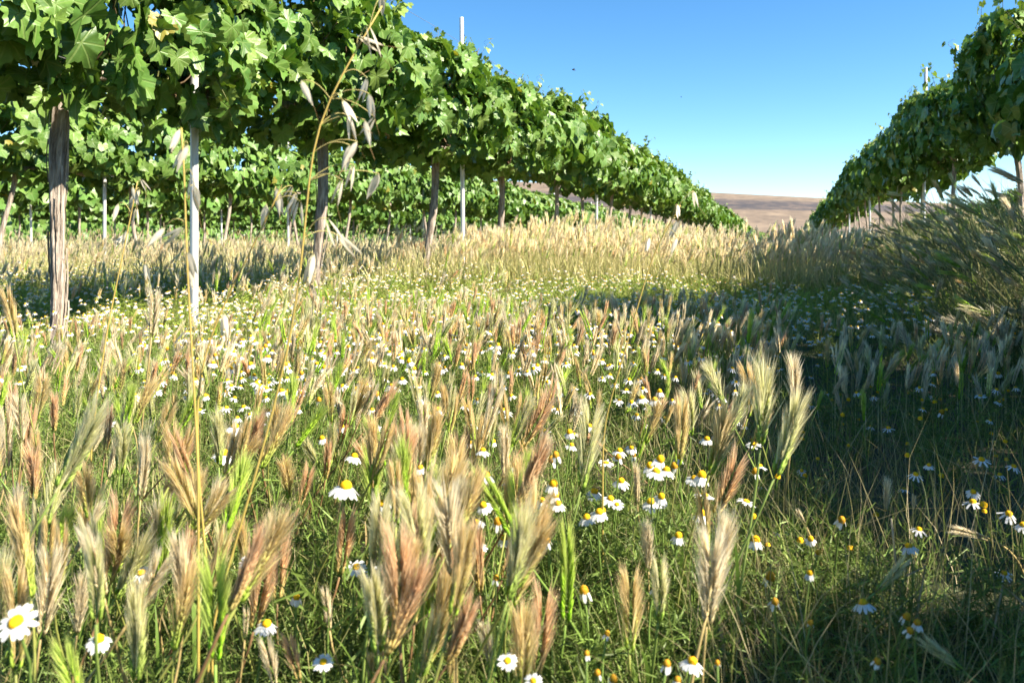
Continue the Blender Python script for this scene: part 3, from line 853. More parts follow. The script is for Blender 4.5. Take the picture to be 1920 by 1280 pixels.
def feather(seed, n=16, seg=3):
    """thread-leaved chamomile foliage, about 1 tall"""
    r_ = np.random.default_rng(seed); V, Fc, C, k = [], [], [], 0
    for i in range(n):
        z = .05 + .8 * i / n; a = r_.uniform(0, 6.28); d = unit(np.array([math.cos(a), math.sin(a), r_.uniform(.2, 1.1)]))
        L = r_.uniform(.25, .5) * (1.1 - .5 * z)
        p0 = np.array([r_.normal(0, .04), r_.normal(0, .04), z])
        twigs = [(p0, p0 + d * L)]
        for q in range(seg * 2):
            t = .25 + .7 * q / (seg * 2); e = unit(d + r_.normal(0, .8, 3)); pp = p0 + d * L * t
            twigs.append((pp, pp + e * L * r_.uniform(.25, .45)))
        for s, e in twigs:
            w = unit(np.cross(e - s, r_.normal(0, 1, 3))) * .0075
            V.append(np.array([s - w, s + w, e + w * .3, e - w * .3])); Fc.append(np.array([[k, k + 1, k + 2, k + 3]])); k += 4
            C.append(np.tile(np.array((.135, .20, .04)) * r_.uniform(.7, 1.5), (4, 1)))
    return np.concatenate(V), np.concatenate(Fc), np.concatenate(C)
FEATH = [feather(s) for s in range(6)]
FEATH_ME = []
for ft in FEATH:
    b = MB(); b.add(*ft); FEATH_ME.append(b.mesh("feathery_leaf", M_HERB))

CHAM = []
def chamomile_at(c, hd, size, nrm, name="chamomile"):
    g = np.array([c[0] + RNG.normal(0, .012) - nrm[0] * .03, c[1] + RNG.normal(0, .012) - nrm[1] * .03, 0.]); g[2] = float(gz(g[0], g[1])) - .004
    root = empty(name, g)
    pts = stem_points(g, c - nrm * size * .12, nrm, 8) - g
    b = MB(); b.tube(pts, np.linspace(.0012, .0008, 8), 5, np.array((.15, .23, .05)) * RNG.uniform(.8, 1.2)); b.build("stem", M_STEM, root)
    words, dm, pm, gm = HEADS[hd]
    R = frames(unit(nrm)[None], RNG.normal(0, 1, (1, 3)))[0]
    M = Matrix.Identity(4)
    for i in range(3):
        for j in range(3): M[i][j] = float(R[i, j] * size)
    M.translation = Vector(c - g)
    e = link("flower_disc", dm, root); e.matrix_local = M
    for nm, me in (("petals", pm), ("calyx", gm)):
        o = link(nm, me, root); o.matrix_local = M
    o = link("feathery_leaf", FEATH_ME[RNG.integers(6)], root); s = max(c[2] - g[2], .03) * .8
    o.scale = (s, s, s); o.rotation_euler = (0, 0, RNG.uniform(0, 6.28))
    u, v, _ = project(c); CHAM.append((u, v, root, words, ""))

HANDF = [  # centre, head width in photo pixels, kind
    ((30, 1165), 78, 0), ((265, 1073), 42, 0), ((717, 945), 40, 1), ((805, 952), 44, 1), ((1046, 944), 32, 1), ((1130, 957), 26, 2), ((1272, 1005), 34, 2),
    ((912, 890), 38, 1), ((648, 912), 56, 1), ((420, 850), 40, 1), ((205, 797), 26, 0), ((468, 1057), 44, 0), ((700, 1072), 34, 0), ((668, 1062), 40, 0),
    ((945, 1010), 32, 2), ((1002, 990), 40, 1), ((1100, 970), 34, 1), ((1157, 945), 26, 0), ((1520, 1010), 26, 2), ((1534, 1036), 24, 4), ((1518, 1075), 26, 2),
    ((1578, 975), 32, 3), ((1704, 1024), 34, 1), ((1618, 1130), 42, 1), ((1700, 1157), 34, 4), ((1720, 1168), 32, 3), ((1706, 1182), 30, 4), ((1453, 1128), 32, 3),
    ((1298, 1240), 44, 1), ((1345, 1243), 22, 4), ((1250, 1245), 34, 3), ((1138, 1188), 24, 4), ((1100, 1226), 24, 4), ((1645, 1240), 30, 4), ((1520, 1168), 24, 4),
    ((1095, 1108), 42, 3), ((930, 1085), 26, 4), ((952, 1238), 40, 0), ((186, 1198), 46, 1), ((500, 1170), 42, 1), ((606, 1240), 40, 0), ((870, 940), 32, 1),
    ((815, 885), 26, 2), ((968, 938), 24, 2), ((1016, 938), 30, 1), ((925, 828), 20, 2), ((503, 770), 24, 1), ((440, 800), 34, 1), ((640, 800), 26, 2),
    ((604, 822), 24, 2), ((556, 1120), 30, 2), ((842, 978), 20, 4), ((1026, 1014), 30, 3), ((1825, 922), 26, 1), ((1742, 872), 20, 1), ((1270, 1275), 30, 3),
    ((1000, 1276), 36, 0), ((1150, 1272), 34, 4), ((1120, 1262), 28, 4), ((880, 830), 20, 2), ((700, 802), 22, 1), ((40, 690), 20, 0), ((1228, 1105), 26, 3),
]
def up_normal(): return unit(np.array([.10 + RNG.normal(0, .16), -.12 + RNG.normal(0, .16), 1.0]))
for (u, v), w, k in HANDF:
    size = RNG.uniform(.0105, .0125)
    dep = min(F * 2 * size / w, F * (CAM_H - (.15 if v > 1190 else .125)) / max(v - 440, 60))
    dep = max(dep, F * (CAM_H - .24) / (v - 440) if v > 1100 else .3)
    chamomile_at(at(u, v, dep), k, w * dep / F / 2 / (1.0 if k < 1 else .85), up_normal() if k != 0 else unit(np.array([.15, -.55, 1.0]) + RNG.normal(0, .12, 3)))
cand = []
while len(cand) < 237:
    dep = RNG.uniform(.75, 2.35); u = RNG.uniform(-10, 1925)
    x, y = (CAM_P + CAM_R @ np.array([(u - 960) / F * dep, 0, -dep]))[:2]
    if 1500 < u and RNG.random() < .45: continue
    if u < 350 and RNG.random() < .5: continue
    if not 350 < u < 1280 and RNG.random() < .55: continue
    cl = math.sin(3.1 * x + 1.2) * math.sin(2.7 * y + .4) + .6 * math.sin(6.3 * x - 4 * y)
    if RNG.random() > .40 + .75 * cl: continue
    cand.append((x, y, dep, u))
for x, y, dep, u in sorted(cand, key=lambda c: c[2]):
    hgt = RNG.uniform(.11, .185) * (1 if u < 1350 else .75); k = int(RNG.choice(5, p=[.14, .36, .30, .10, .10] if u < 1350 else [.08, .22, .25, .2, .25]))
    chamomile_at(np.array([x, y, float(gz(x, y)) + hgt]), k, RNG.uniform(.0095, .013), up_normal())

# labels that single each out: look, then rank of depth and a landmark, then order from the left
COLS = [(150, "below nearest trunk"), (330, "left of pale post"), (520, "right of pale post"), (700, "below second trunk"),
        (900, "below third trunk"), (1080, "below second post"), (1260, "below far trunks"), (1400, "below far hill"), (1560, "at shade edge"), (9999, "below grassy bank")]
RANKS = [(690, "farthest rank"), (780, "fourth rank"), (880, "third rank"), (1000, "second rank"), (9999, "front rank")]
def label_all(items, cat, group, noun, plain):
    cells = {}
    for u, v, o, w, lean in items:
        c = next(n for lim, n in COLS if u < lim); r = next(n for lim, n in RANKS if v < lim)
        cells.setdefault((c, r, w, lean), []).append((u, o))
    for (c, r, w, lean), lst in cells.items():
        lst.sort(key=lambda t: t[0])
        for i, (u, o) in enumerate(lst):
            which = f", {ordinal(i)} from left" if len(lst) > 1 else ""
            tag(o, f"{w} {noun}{' ' + lean if lean else ''}{which} in {r} {c}".replace("  ", " "), cat, group)
label_all(BARLEY, "barley", "barley stalks in the near meadow", "barley ear", "")
label_all(CHAM, "chamomile", "chamomile flowers in the near meadow", "", "")

# ------------------------------------------------------------------ meadow beyond what one could count
def wedge(n, d0, d1, u0=-60, u1=1980, power=1.0):
    dep = d0 + (d1 - d0) * RNG.random(n) ** power; u = RNG.uniform(u0, u1, n)
    q = np.stack([(u - 960) / F * dep, np.zeros(n), -dep], 1) @ CAM_R.T
    return q[:, 0], q[:, 1], dep, u
def clump(x, y, lo, sc=1.0):
    """true where a patchy growth stands"""
    x, y = x * sc, y * sc
    f = np.sin(7.3 * x + 2.1 * y) * np.sin(6.1 * y - 2.7 * x + 1) + .7 * np.sin(15.1 * x - 7 * y + 2) * np.sin(13 * y + 5 * x) + .4 * np.sin(2.3 * x + 3.1 * y)
    return RNG.random(len(x)) < np.clip(lo + .55 + .9 * f, lo, 1)
def rz_frames(a, lean=None):
    z = np.stack([np.zeros_like(a), np.zeros_like(a), np.ones_like(a)], 1)
    if lean is not None: z = unit(z + lean)
    h = np.stack([-np.sin(a), np.cos(a), np.zeros_like(a)], 1)
    return frames(z, h)
def lerp(a, b, t): return np.asarray(a) + (np.asarray(b) - np.asarray(a)) * np.asarray(t)[:, None]

BL = [blade_proto(4, .020, d) for d in (.2, .6, 1.0)]
def blades(mb, x, y, h, col, lean=.15, wmul=None, bias=(0, 0)):
    n = len(x); k = RNG.integers(0, 3, n); a = RNG.uniform(0, 6.28, n)
    ln = RNG.normal(0, lean, (n, 3)) + np.array([bias[0], bias[1], 0]); R = rz_frames(a, ln)
    P = np.stack([x, y, gz(x, y) - .005], 1)
    S = np.stack([h, h * (1 if wmul is None else wmul), h], 1)
    for q in range(3):
        s = k == q; scatter(mb, BL[q], P[s], R[s], S[s], col[s])

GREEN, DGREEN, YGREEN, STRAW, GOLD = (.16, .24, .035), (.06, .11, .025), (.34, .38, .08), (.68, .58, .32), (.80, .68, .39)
mb = MB()
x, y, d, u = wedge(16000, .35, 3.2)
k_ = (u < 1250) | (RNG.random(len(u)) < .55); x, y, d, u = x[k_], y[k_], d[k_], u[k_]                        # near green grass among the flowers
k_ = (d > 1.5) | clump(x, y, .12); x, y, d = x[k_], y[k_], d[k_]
near = np.clip((d - .8) / .9, 0, 1)  # nearest blades coloured darker, standing in for shade between dense stems
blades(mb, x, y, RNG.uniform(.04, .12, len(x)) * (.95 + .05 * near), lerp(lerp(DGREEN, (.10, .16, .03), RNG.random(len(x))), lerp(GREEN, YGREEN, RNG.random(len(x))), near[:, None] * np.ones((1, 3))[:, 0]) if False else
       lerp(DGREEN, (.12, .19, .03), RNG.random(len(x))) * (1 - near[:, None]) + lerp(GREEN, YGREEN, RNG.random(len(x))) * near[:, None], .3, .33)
x, y, d, u = wedge(4200, .4, 1.5)
blades(mb, x, y, RNG.uniform(.07, .2, len(x)), lerp((.14, .20, .04), (.40, .34, .16), RNG.random(len(x))), .18, .16)
x, y, d, u = wedge(1100, .5, 1.9, 1180, 1980)
blades(mb, x, y, RNG.uniform(.08, .24, len(x)), lerp((.22, .20, .07), (.55, .46, .28), RNG.random(len(x))), .4, .12)
x, y, d, u = wedge(9000, .8, 3.4, -60, 1500)
blades(mb, x, y, RNG.uniform(.06, .15, len(x)), lerp(YGREEN, STRAW, RNG.random(len(x))), .25, .35)
x, y, d, u = wedge(42000, 3, 10)                           # middle meadow, yellower
n = len(x); golden = np.clip((d - 4.6) / 1.5, 0, 1) * (RNG.random(n) < np.where(u < 700, .45, .85))
pale = 1 - np.exp(-((x + .32) / .25) ** 2) * (y > 6)
keep = x < .75
hh = np.where(golden > .3, RNG.uniform(.16, .38, n), RNG.uniform(.05, .17, n)) * (.45 + .55 * pale)
cc = lerp(YGREEN, STRAW, RNG.random(n) * .6 + .4 * golden) * np.where(golden > .3, 1.0, .85)[:, None]
blades(mb, x[keep], y[keep], hh[keep], cc[keep], .22, .9)
x, y, d, u = wedge(42000, 10, 32, power=1.3)
n = len(x); pale = 1 - np.exp(-((x + .32) / .3) ** 2)
blades(mb, x, y, RNG.uniform(.14, .42, n) * (.4 + .6 * pale), lerp(GOLD, STRAW, RNG.random(n)) * lerp((.6, .75, .6), (1, 1, 1), pale), .2, 1.9)
x, y, d, u = wedge(12000, 30, 70, 900, 1980)
blades(mb, x, y, RNG.uniform(.2, .45, len(x)), lerp(GOLD, STRAW, RNG.random(len(x))), .2, 4.)
tag(mb.build("meadow_grass", M_GRASS), "fine green and straw coloured grass blades covering the meadow floor", "grass", kind="stuff")

mb = MB()                                                  # feathery herb layer
x, y, d, u = wedge(3600, .35, 3.0); k_ = ((d > 1.5) | clump(x, y, .1)) & ((u < 1250) | (RNG.random(len(u)) < .5)); x, y, d = x[k_], y[k_], d[k_]; P = np.stack([x, y, gz(x, y) - .01], 1); k = RNG.integers(0, 6, len(x)); S = RNG.uniform(.06, .13, len(x)) * np.interp(d, [.5, 1.6], [.85, 1])
for q in range(6):
    s = k == q; scatter(mb, FEATH[q], P[s], rz_frames(RNG.uniform(0, 6.28, s.sum()), RNG.normal(0, .2, (s.sum(), 3))), S[s], RNG.uniform(.7, 1.3, (s.sum(), 1)) * np.array([[1, 1, 1.]]))
x, y, d, u = wedge(3800, 3, 8); P = np.stack([x, y, gz(x, y) - .01], 1); k = RNG.integers(0, 6, len(x)); S = RNG.uniform(.10, .2, len(x))
for q in range(6):
    s = k == q; scatter(mb, FEATH[q], P[s], rz_frames(RNG.uniform(0, 6.28, s.sum()), RNG.normal(0, .2, (s.sum(), 3))), S[s] * np.array(1.0), RNG.uniform(.9, 1.7, (s.sum(), 1)) * np.array([[1.3, 1.15, .9]]))
for (a_, b_, n_, u0_, u1_) in ((.42, 1.1, 750, -60, 1350), (.45, 1.1, 130, 1250, 1980)):
    x, y, d, u = wedge(n_, a_, b_, u0_, u1_); k_ = clump(x, y, .08); x, y = x[k_], y[k_]; P = np.stack([x, y, gz(x, y) - .01], 1); k = RNG.integers(0, 6, len(x)); S = RNG.uniform(.06, .12, len(x))
    for q in range(6):
        s = k == q; scatter(mb, FEATH[q], P[s], rz_frames(RNG.uniform(0, 6.28, s.sum()), RNG.normal(0, .25, (s.sum(), 3))), S[s], RNG.uniform(.6, 1.15, (s.sum(), 1)) * np.array([[1, 1, 1.]]))
tag(mb.build("feathery_herbs", M_HERB), "low feathery green chamomile foliage between the grass stalks", "herbs", kind="stuff")

def small_head(seed):
    r_ = np.random.default_rng(seed)
    pv, pf = petals(9, r_.uniform(.3, 1.0), w=.22, seed=seed); pv = pv.reshape(-1, 3, 4, 3)[:, [0, 2]][:, :, [0, 3]].reshape(-1, 3)
    n = len(pv) // 4; k = np.arange(n) * 4
    dv, df = dome(.38, .36, 2, 6)
    return (pv, np.stack([k, k + 1, k + 3, k + 2], 1), np.ones((len(pv), 3)) * .8), (dv, df, np.tile(np.array(YEL), (len(dv), 1)))
SH = [small_head(s) for s in range(4)]
mb = MB()
def heads(n, d0, d1, u0, u1, z0, z1, s0, s1, white=1.0):
    x, y, d, u = wedge(n, d0, d1, u0, u1)
    ok = (x < .75)
    x, y = x[ok], y[ok]; n = len(x); P = np.stack([x, y, gz(x, y) + RNG.uniform(z0, z1, n)], 1); k = RNG.integers(0, 4, n); S = RNG.uniform(s0, s1, n)
    R = rz_frames(RNG.uniform(0, 6.28, n), np.stack([RNG.normal(.1, .25, n), RNG.normal(-.2, .25, n), np.zeros(n)], 1))
    for q in range(4):
        s = k == q; w = s & (RNG.random(n) < white); scatter(mb, SH[q][0], P[w], R[w], S[w], None, 0); scatter(mb, SH[q][1], P[s], R[s], S[s], None, 1)
heads(420, 1.25, 2.4, 250, 1450, .10, .18, .009, .012)
heads(130, .8, 2.6, 1380, 1925, .05, .13, .008, .0115, .45)
heads(1000, 2.3, 3.6, -20, 1750, .10, .19, .009, .012)
heads(1300, 3.2, 5.2, -20, 1500, .09, .17, .009, .013)
heads(500, 3.0, 6.0, -20, 750, .12, .24, .008, .012)
heads(1800, 4.5, 8.5, -20, 1250, .08, .20, .009, .014)
tag(mb.build("chamomile_field", [M_PETAL, M_DISC]), "countless small white and yellow flower heads farther into the meadow", "flowers", kind="stuff")

mb = MB(); ms = MB()                                       # barley beyond the counted ones
def ears_far(n, d0, d1, u0, u1, h0, h1, L0, L1, kinds, lean=.25, bias=(.2, 0), xmax=.75, power=1.0, bright=1.0, pro=EARS_FAR):
    x, y, d, u = wedge(n, d0, d1, u0, u1, power)
    ok = (x < xmax) & ((u > 850) & (d > 5) | (d < 3) | clump(x, y, .12, .22) & (RNG.random(n) < .75)) & ~((np.abs(x + .32) < .2) & (y > 6) & (RNG.random(n) < .8)); x, y = x[ok], y[ok]; n = len(x)
    P = np.stack([x, y, gz(x, y) + RNG.uniform(h0, h1, n) * np.where((u[ok] < 720) & (d[ok] > 4) & (d[ok] < 11), .72, 1) * (1 + (.22 * np.sin(1.9 * x + .7 * y) * np.sin(1.1 * y - x) + .12 * np.sin(5 * x - 2 * y) if d0 > 3 else 0))], 1)
    R = rz_frames(RNG.uniform(0, 6.28, n), np.stack([RNG.normal(bias[0], lean, n), RNG.normal(bias[1], lean, n), np.zeros(n)], 1))
    S = RNG.uniform(L0, L1, n); k = RNG.choice(len(KW), n, p=kinds); o = RNG.integers(0, 2, n)
    for q in range(len(KW)):
        for w in range(2):
            s = (k == q) & (o == w); c = RNG.uniform(.8, 1.2, (s.sum(), 1)) * np.ones((1, 3)) * bright
            scatter(mb, pro[KW[q]][w][0], P[s], R[s], S[s], c); scatter(mb, pro[KW[q]][w][1], P[s], R[s], S[s], c)
    v, f, c = blade_proto(2, .02, 0.0)
    B = P.copy(); B[:, 2] = gz(x, y); L = P[:, 2] - B[:, 2]
    scatter(ms, (v, f, c), B, rz_frames(RNG.uniform(0, 6.28, n)), np.stack([L, np.full(n, .08), L], 1), lerp((.2, .25, .06), STRAW, RNG.random(n)))
ears_far(260, 1.7, 3.3, -20, 520, .07, .13, .06, .085, [.12, .2, .22, .12, .34], pro=EARS_MID)
ears_far(150, 1.5, 2.5, 1540, 1930, .07, .16, .06, .085, [.12, .12, .22, .14, .40], pro=EARS_MID)
ears_far(250, 1.25, 1.9, -20, 1440, .08, .15, .062, .085, [.18, .2, .22, .12, .28], pro=EARS_MID)
ears_far(900, 1.7, 3.3, 480, 1480, .10, .18, .06, .085, [.12, .2, .22, .12, .34], pro=EARS_MID)
ears_far(420, 3.3, 5.2, -20, 950, .12, .24, .07, .10, [.08, .25, .12, .03, .52])
ears_far(1800, 4.8, 8, 850, 1560, .24, .40, .09, .12, [0, .2, 0, 0, .8], bright=1.15)
ears_far(6000, 5.2, 10, -40, 1640, .20, .38, .07, .11, [.02, .25, .05, .03, .65])
ears_far(5000, 10, 30, -40, 1700, .25, .42, .08, .13, [.0, .2, .05, .0, .75], xmax=1.2, power=1.3)
mb.f4 += [f + mb.n for f in ms.f4]; mb.m4 += ms.m4; mb.v += ms.v; mb.c += ms.c; mb.uv += ms.uv; mb.n += ms.n
tag(mb.build("barley_meadow", M_EAR), "pale straw barley massed between the vine rows beyond the flowers", "barley", kind="stuff")

# ------------------------------------------------------------------ grassy bank under the right row
mb = MB()
n = 26000; x = RNG.normal(1.0, .40, n); y = 2.6 + 7.5 * RNG.random(n) ** 1.2; ok = (x > .30 + .0 * y) & (x < 2.1); x, y = x[ok], y[ok]; n = len(x)
hh = np.where(RNG.random(n) < .93, RNG.uniform(.2, .56, n), RNG.uniform(.5, .85, n)) * np.exp(-((x - 1.35) / .8) ** 2)
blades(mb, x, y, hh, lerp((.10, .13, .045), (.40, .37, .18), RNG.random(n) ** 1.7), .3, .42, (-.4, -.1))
n = 9000; x = RNG.normal(1.35, .4, n); y = RNG.uniform(9, 30, n)
blades(mb, x, y, RNG.uniform(.2, .5, n), lerp(YGREEN, STRAW, RNG.random(n)), .25, 1.0)
n = 7000; x = RNG.normal(1.45, .33, n); y = RNG.uniform(.2, 2.8, n); ok = x > .8
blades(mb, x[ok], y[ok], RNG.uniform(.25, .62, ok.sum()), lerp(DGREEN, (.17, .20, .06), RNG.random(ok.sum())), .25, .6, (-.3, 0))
n = 5000; x = RNG.normal(1.0, .40, n); y = 2.6 + 7.5 * RNG.random(n) ** 1.2; ok = (x > .3) & (x < 2.1); x, y = x[ok], y[ok]; n = len(x)
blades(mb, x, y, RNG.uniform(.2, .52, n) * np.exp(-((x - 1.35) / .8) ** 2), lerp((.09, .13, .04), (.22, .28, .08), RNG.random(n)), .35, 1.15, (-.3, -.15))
n = 520; x = RNG.normal(1.0, .40, n); y = 2.7 + 6 * RNG.random(n) ** 1.2; ok = (x > .35) & (x < 2.0); x, y = x[ok], y[ok]; n = len(x)
hh = RNG.uniform(.22, .58, n) * np.exp(-((x - 1.35) / .8) ** 2) * np.clip((y - 1.2) / 3.2, .4, 1)
P = np.stack([x - .35 * hh, y - .1 * hh, gz(x, y) + hh], 1)
R_ = rz_frames(RNG.uniform(0, 6.28, n), np.stack([RNG.normal(-1.5, .6, n), RNG.normal(-.2, .4, n), RNG.normal(0, .3, n)], 1)); S_ = RNG.uniform(.10, .15, n); k_ = RNG.choice(3, n, p=[.5, .2, .3])
for q, kk in enumerate(("pale", "green", "tan")):
    for w in (0, 1):
        s_ = (k_ == q) & (np.arange(n) % 2 == w)
        for pr in EARS_MID[kk][w]: scatter(mb, pr, P[s_], R_[s_], S_[s_], RNG.uniform(.6, 1.0, (s_.sum(), 1)) * np.ones((1, 3)))
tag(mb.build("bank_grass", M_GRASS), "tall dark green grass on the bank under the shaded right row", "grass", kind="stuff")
BARLEY.clear()
BANK = [((1840, 405), (1760, 360)), ((1880, 500), (1836, 430)), ((1855, 500), (1815, 460)), ((1700, 370), (1640, 352)), ((1920, 345), (1845, 305)), ((1860, 590), (1790, 570)),
        ((1895, 610), (1840, 590)), ((1832, 566), (1790, 548)), ((1750, 610), (1700, 622)), ((1735, 605), (1690, 628)), ((1785, 570), (1735, 575)), ((1780, 498), (1735, 492)),
        ((1826, 545), (1788, 520)), ((1600, 470), (1545, 455)), ((1610, 500), (1535, 490)), ((1600, 520), (1528, 512)), ((1590, 545), (1530, 540)), ((1625, 480), (1560, 462)),
        ((1640, 560), (1575, 570)), ((1650, 530), (1585, 525)), ((1660, 415), (1625, 375)), ((1690, 400), (1660, 358)), ((1770, 380), (1752, 330)), ((1790, 350), (1782, 318)),
        ((1905, 420), (1880, 360)), ((1870, 380), (1855, 335)), ((1840, 350), (1815, 325)), ((1720, 440), (1690, 405)), ((1650, 452), (1600, 430)), ((1915, 540), (1880, 520)),
        ((1920, 640), (1875, 628)), ((1700, 520), (1650, 505)), ((1720, 570), (1660, 568)), ((1680, 600), (1620, 610)), ((1800, 440), (1770, 400)), ((1900, 470), (1860, 435)),
        ((1860, 660), (1800, 668)), ((1780, 650), (1725, 655)), ((1640, 610), (1570, 625)), ((1925, 590), (1870, 572)), ((1740, 480), (1700, 462)), ((1560, 500), (1500, 505))]
for i, (b, t) in enumerate(BANK):
    px = math.hypot(t[0] - b[0], t[1] - b[1]); dep = min(max(RNG.uniform(.62, .8) * 1584 / (b[0] - 1470), 2.2), 5.5)
    p = at(*b, dep); q = p + (at(*t, dep) - p) * min(1.0, .15 / max(np.linalg.norm(at(*t, dep) - p), .01)) + np.array([0, RNG.normal(0, .02), 0])
    gx = p[0] + max(.10, (p[2] - .05) * .35); gy = p[1] + RNG.uniform(-.05, .15)
    barley_at(p, q, KW[[1, 4, 2, 1, 4][i % 5]], int(i % 2), "drooping_barley", (gx, gy))
BCOL = [(1600, "at bank tip"), (1700, "below far shaded vines"), (1790, "below shaded trunks"), (9999, "on near bank")]
BRANK = [(400, "top rank"), (470, "upper rank"), (540, "middle rank"), (600, "lower rank"), (9999, "lowest rank")]
cells = {}
for u, v, o, w, lean in BARLEY:
    cells.setdefault((next(n for l, n in BCOL if u < l), next(n for l, n in BRANK if v < l), w), []).append((u, o))
for (c, r, w), lst in cells.items():
    lst.sort(key=lambda t: t[0])
    for i, (u, o) in enumerate(lst):
        tag(o, f"{w} ear bent left{', ' + ordinal(i) + ' from left' if len(lst) > 1 else ''} in {r} {c}", "barley", "bent barley ears on the grassy bank")

# ------------------------------------------------------------------ wild oats
def husk(L, seed):
    """a hanging oat spikelet: two papery glumes and an awn, along -Z"""
    r_ = np.random.default_rng(seed); V, Fc, k = [], [], 0
    for s in (-1, 1):
        t = np.linspace(0, 1, 7); w = .115 * np.sin(np.pi * t ** .75) ** .9 + .003; g = s * (.05 + .16 * t * r_.uniform(.6, 1.3))
        for e in (-1, 0, 1):
            V.append(np.stack([g * .7 + s * (.06 * (e == 0)) * np.sin(np.pi * t), e * w, -t], 1))
        for e in (0, 1):
            q = np.arange(6); Fc.append(np.stack([k + e * 7 + q, k + e * 7 + q + 1, k + e * 7 + q + 8, k + e * 7 + q + 7], 1))
        k += 21
    c = np.tile(np.array((.78, .71, .56)), (42, 1)); c[:] *= np.tile(np.repeat([.72, 1.12, .8], 7), 2)[:, None] * r_.uniform(.85, 1.1, (42, 1)); c[np.concatenate(V)[:, 2] > -.15] = (.45, .42, .2)
    return np.concatenate(V) * L, np.concatenate(Fc), c
def oat(words, path, depth, hang, size=.023):
    P = np.array([at(u, v, depth + dz) for u, v, dz in path])
    g = P[0].copy(); g[2] = float(gz(g[0], g[1])) - .004
    P = np.vstack([g, P[1:]]) if P[0][2] < g[2] + .05 else np.vstack([g, P])
    root = empty("wild_oat", g)
    # smooth path
    t = np.concatenate([[0], np.cumsum(np.linalg.norm(np.diff(P, axis=0), axis=1))]); tt = np.linspace(0, t[-1], 30)
    S = np.stack([np.interp(tt, t, P[:, i]) for i in range(3)], 1)
    for _ in range(3): S[1:-1] = (S[:-2] + 2 * S[1:-1] + S[2:]) / 4
    b = MB(); b.tube(S - g, np.linspace(.0012, .0006, 30), 6, lerp((.42, .33, .08), (.50, .36, .10), np.linspace(0, 1, 30))); b.build("stalk", M_STEM, root)
    for i, (u, v, dz) in enumerate(hang):
        h = at(u, v, depth + dz); L = size * RNG.uniform(.85, 1.15)
        top = h + np.array([0, 0, L * .5])
        k = int(np.argmin(np.linalg.norm(S - (top + np.array([0, 0, .012])), axis=1))); a = S[max(k - 1, 0)]
        m = (a + top) / 2 + np.array([0, 0, .010]); q = np.linspace(0, 1, 6)[:, None]
        br = (1 - q) ** 2 * a + 2 * q * (1 - q) * m + q * q * top
        s = MB(); v_, f_, c_ = husk(L, i)
        R = rz_frames(np.array([RNG.uniform(0, 6.28)]), RNG.normal(0, .35, (1, 3)))[0]
        s.add(v_ @ R.T + (top - g), f_, c_)
        e = s.build("spikelet", M_OAT, root)
        w = MB(); w.tube(br - g, .00035, 4, (.45, .38, .14)); w.build("branchlet", M_STEM, e)
        aw = MB(); aw.tube(np.array([[0, 0, -L * .6], [.2 * L, 0, -L * 1.1], [.5 * L, .1 * L, -L * 1.6]]) @ R.T + (top - g), .0002, 3, (.3, .2, .08)); aw.build("awn", M_STEM, e)
    return tag(root, words, "wild oat", "wild oats in the near meadow")
oat("tall wild oat arching over the second trunk with many pale hanging husks", [(388, 1195, 0), (435, 1040, 0), (476, 900, 0), (520, 740, 0), (552, 600, 0), (572, 430, 0), (586, 245, 0), (648, 125, .0), (692, 55, .01), (716, 12, .02)], .62,
    [(690, 80, 0), (674, 96, .01), (565, 178, 0), (688, 170, .01), (692, 200, 0), (684, 250, .0), (702, 246, .01), (642, 214, 0), (654, 242, .01), (656, 298, 0), (670, 290, 0), (663, 334, .01), (641, 362, 0), (710, 354, .02), (716, 14, .02), (612, 440, 0), (588, 505, .0), (636, 470, .02)])
oat("amber wild oat leaning right across the pale post's grass", [(398, 1165, 0), (372, 900, 0), (368, 720, 0), (400, 610, 0), (440, 530, 0), (490, 430, 0), (530, 345, 0)], .66,
    [(556, 388, 0), (518, 378, .01), (500, 408, 0), (548, 370, .02), (562, 405, 0)], .022)
oat("wild oat with white husks hanging straight before the pale post", [(372, 880, 0), (362, 700, 0), (354, 560, 0), (348, 430, 0), (346, 320, 0), (340, 240, 0)], .60,
    [(338, 266, 0), (352, 299, .0), (361, 352, 0), (366, 378, .01), (350, 498, 0), (342, 452, .02), (310, 450, 0), (352, 640, 0), (420, 612, .01), (358, 520, .01)], .020)
oat("thin wild oat with small white husks before the second row's dark trunk", [(170, 830, 0), (200, 620, 0), (236, 450, 0), (250, 380, 0), (258, 340, 0)], .85,
    [(264, 352, 0), (262, 374, .01), (248, 368, 0), (222, 400, 0), (256, 406, .0), (238, 448, 0), (232, 456, .02), (272, 512, .02)], .019)
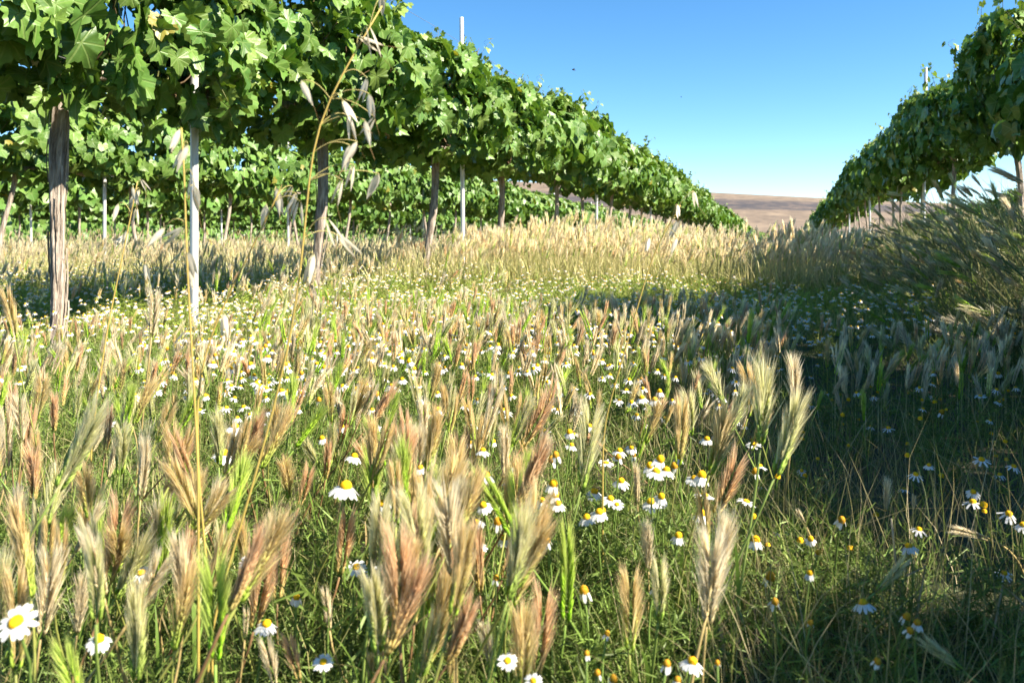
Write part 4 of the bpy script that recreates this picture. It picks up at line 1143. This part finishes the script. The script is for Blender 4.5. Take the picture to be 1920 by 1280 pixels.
oat("slender wild oat rising alone before the far end of the lit row", [(1130, 800, 0), (1165, 680, 0), (1200, 560, 0), (1222, 480, 0), (1256, 415, 0), (1276, 385, 0)], .85,
    [(1300, 374, 0), (1270, 398, .0), (1272, 432, .01), (1218, 462, 0), (1270, 462, 0), (1258, 440, .02)], .019)

# dry bent stems in the shaded corner
for lab, pts, dep in (("dry bent grass stem folded sharply over, alone in the dark corner", [(1848, 1285), (1862, 1190), (1880, 1096), (1905, 1118), (1935, 1150)], .72),
                      ("pale broken straw standing behind the tipped green barley ear", [(1690, 1120), (1680, 1060), (1671, 972)], .78),
                      ("kinked tan stem beside the lit clump of yellow heads", [(1712, 1190), (1724, 1120), (1735, 1062), (1700, 1078)], .74),
                      ("long thin grey stalk lying aslant through the dark corner", [(1750, 1150), (1830, 1195), (1925, 1250)], .8)):
    P = np.array([at(u, v, dep) for u, v in pts]); g = P[0].copy(); g[2] = float(gz(g[0], g[1])); P = np.vstack([g, P])
    b = MB(); b.tube(P, .0010, 5, (.42, .34, .22)); tag(b.build("dry_stem", M_STEM), lab, "dry stem", "dry bent stems")

# two insects in the air
def insect(u, v, dep, s, lab):
    root = empty("flying_insect", at(u, v, dep))
    b = MB(); dv, df = dome(1, 1, 6, 10); full = np.concatenate([dv, dv * [1, 1, -1]]); ff = np.concatenate([df, df[:, ::-1] + len(dv)])
    b.add(full * [s * .9, s * .45, s * .42], ff, (.02, .02, .025)); b.add(full * [s * .35, s * .34, s * .3] + [s, 0, 0], ff, (.02, .02, .02)); b.build("body", M_INSECT, root)
    for q in (-1, 1):
        w = MB(); t = np.linspace(0, 1, 6); wd = .32 * np.sin(np.pi * (t * .9 + .08))
        vv = np.concatenate([np.stack([-wd + .1, q * t * 1.3, .3 + .35 * t], 1), np.stack([wd + .1, q * t * 1.3, .3 + .35 * t], 1)]) * s
        k = np.arange(5); w.add(vv, np.stack([k, k + 1, k + 7, k + 6], 1), (.12, .12, .13)); w.build("wing", M_INSECT, root)
    root.rotation_euler = (0, .2, .6); tag(root, lab, "insect", None)
insect(1075, 131, 2.6, .0055, "small dark flying insect in the sky right of the tall post")
insect(1277, 182, 3.2, .0030, "tiny speck of an insect in the open sky above the hill")
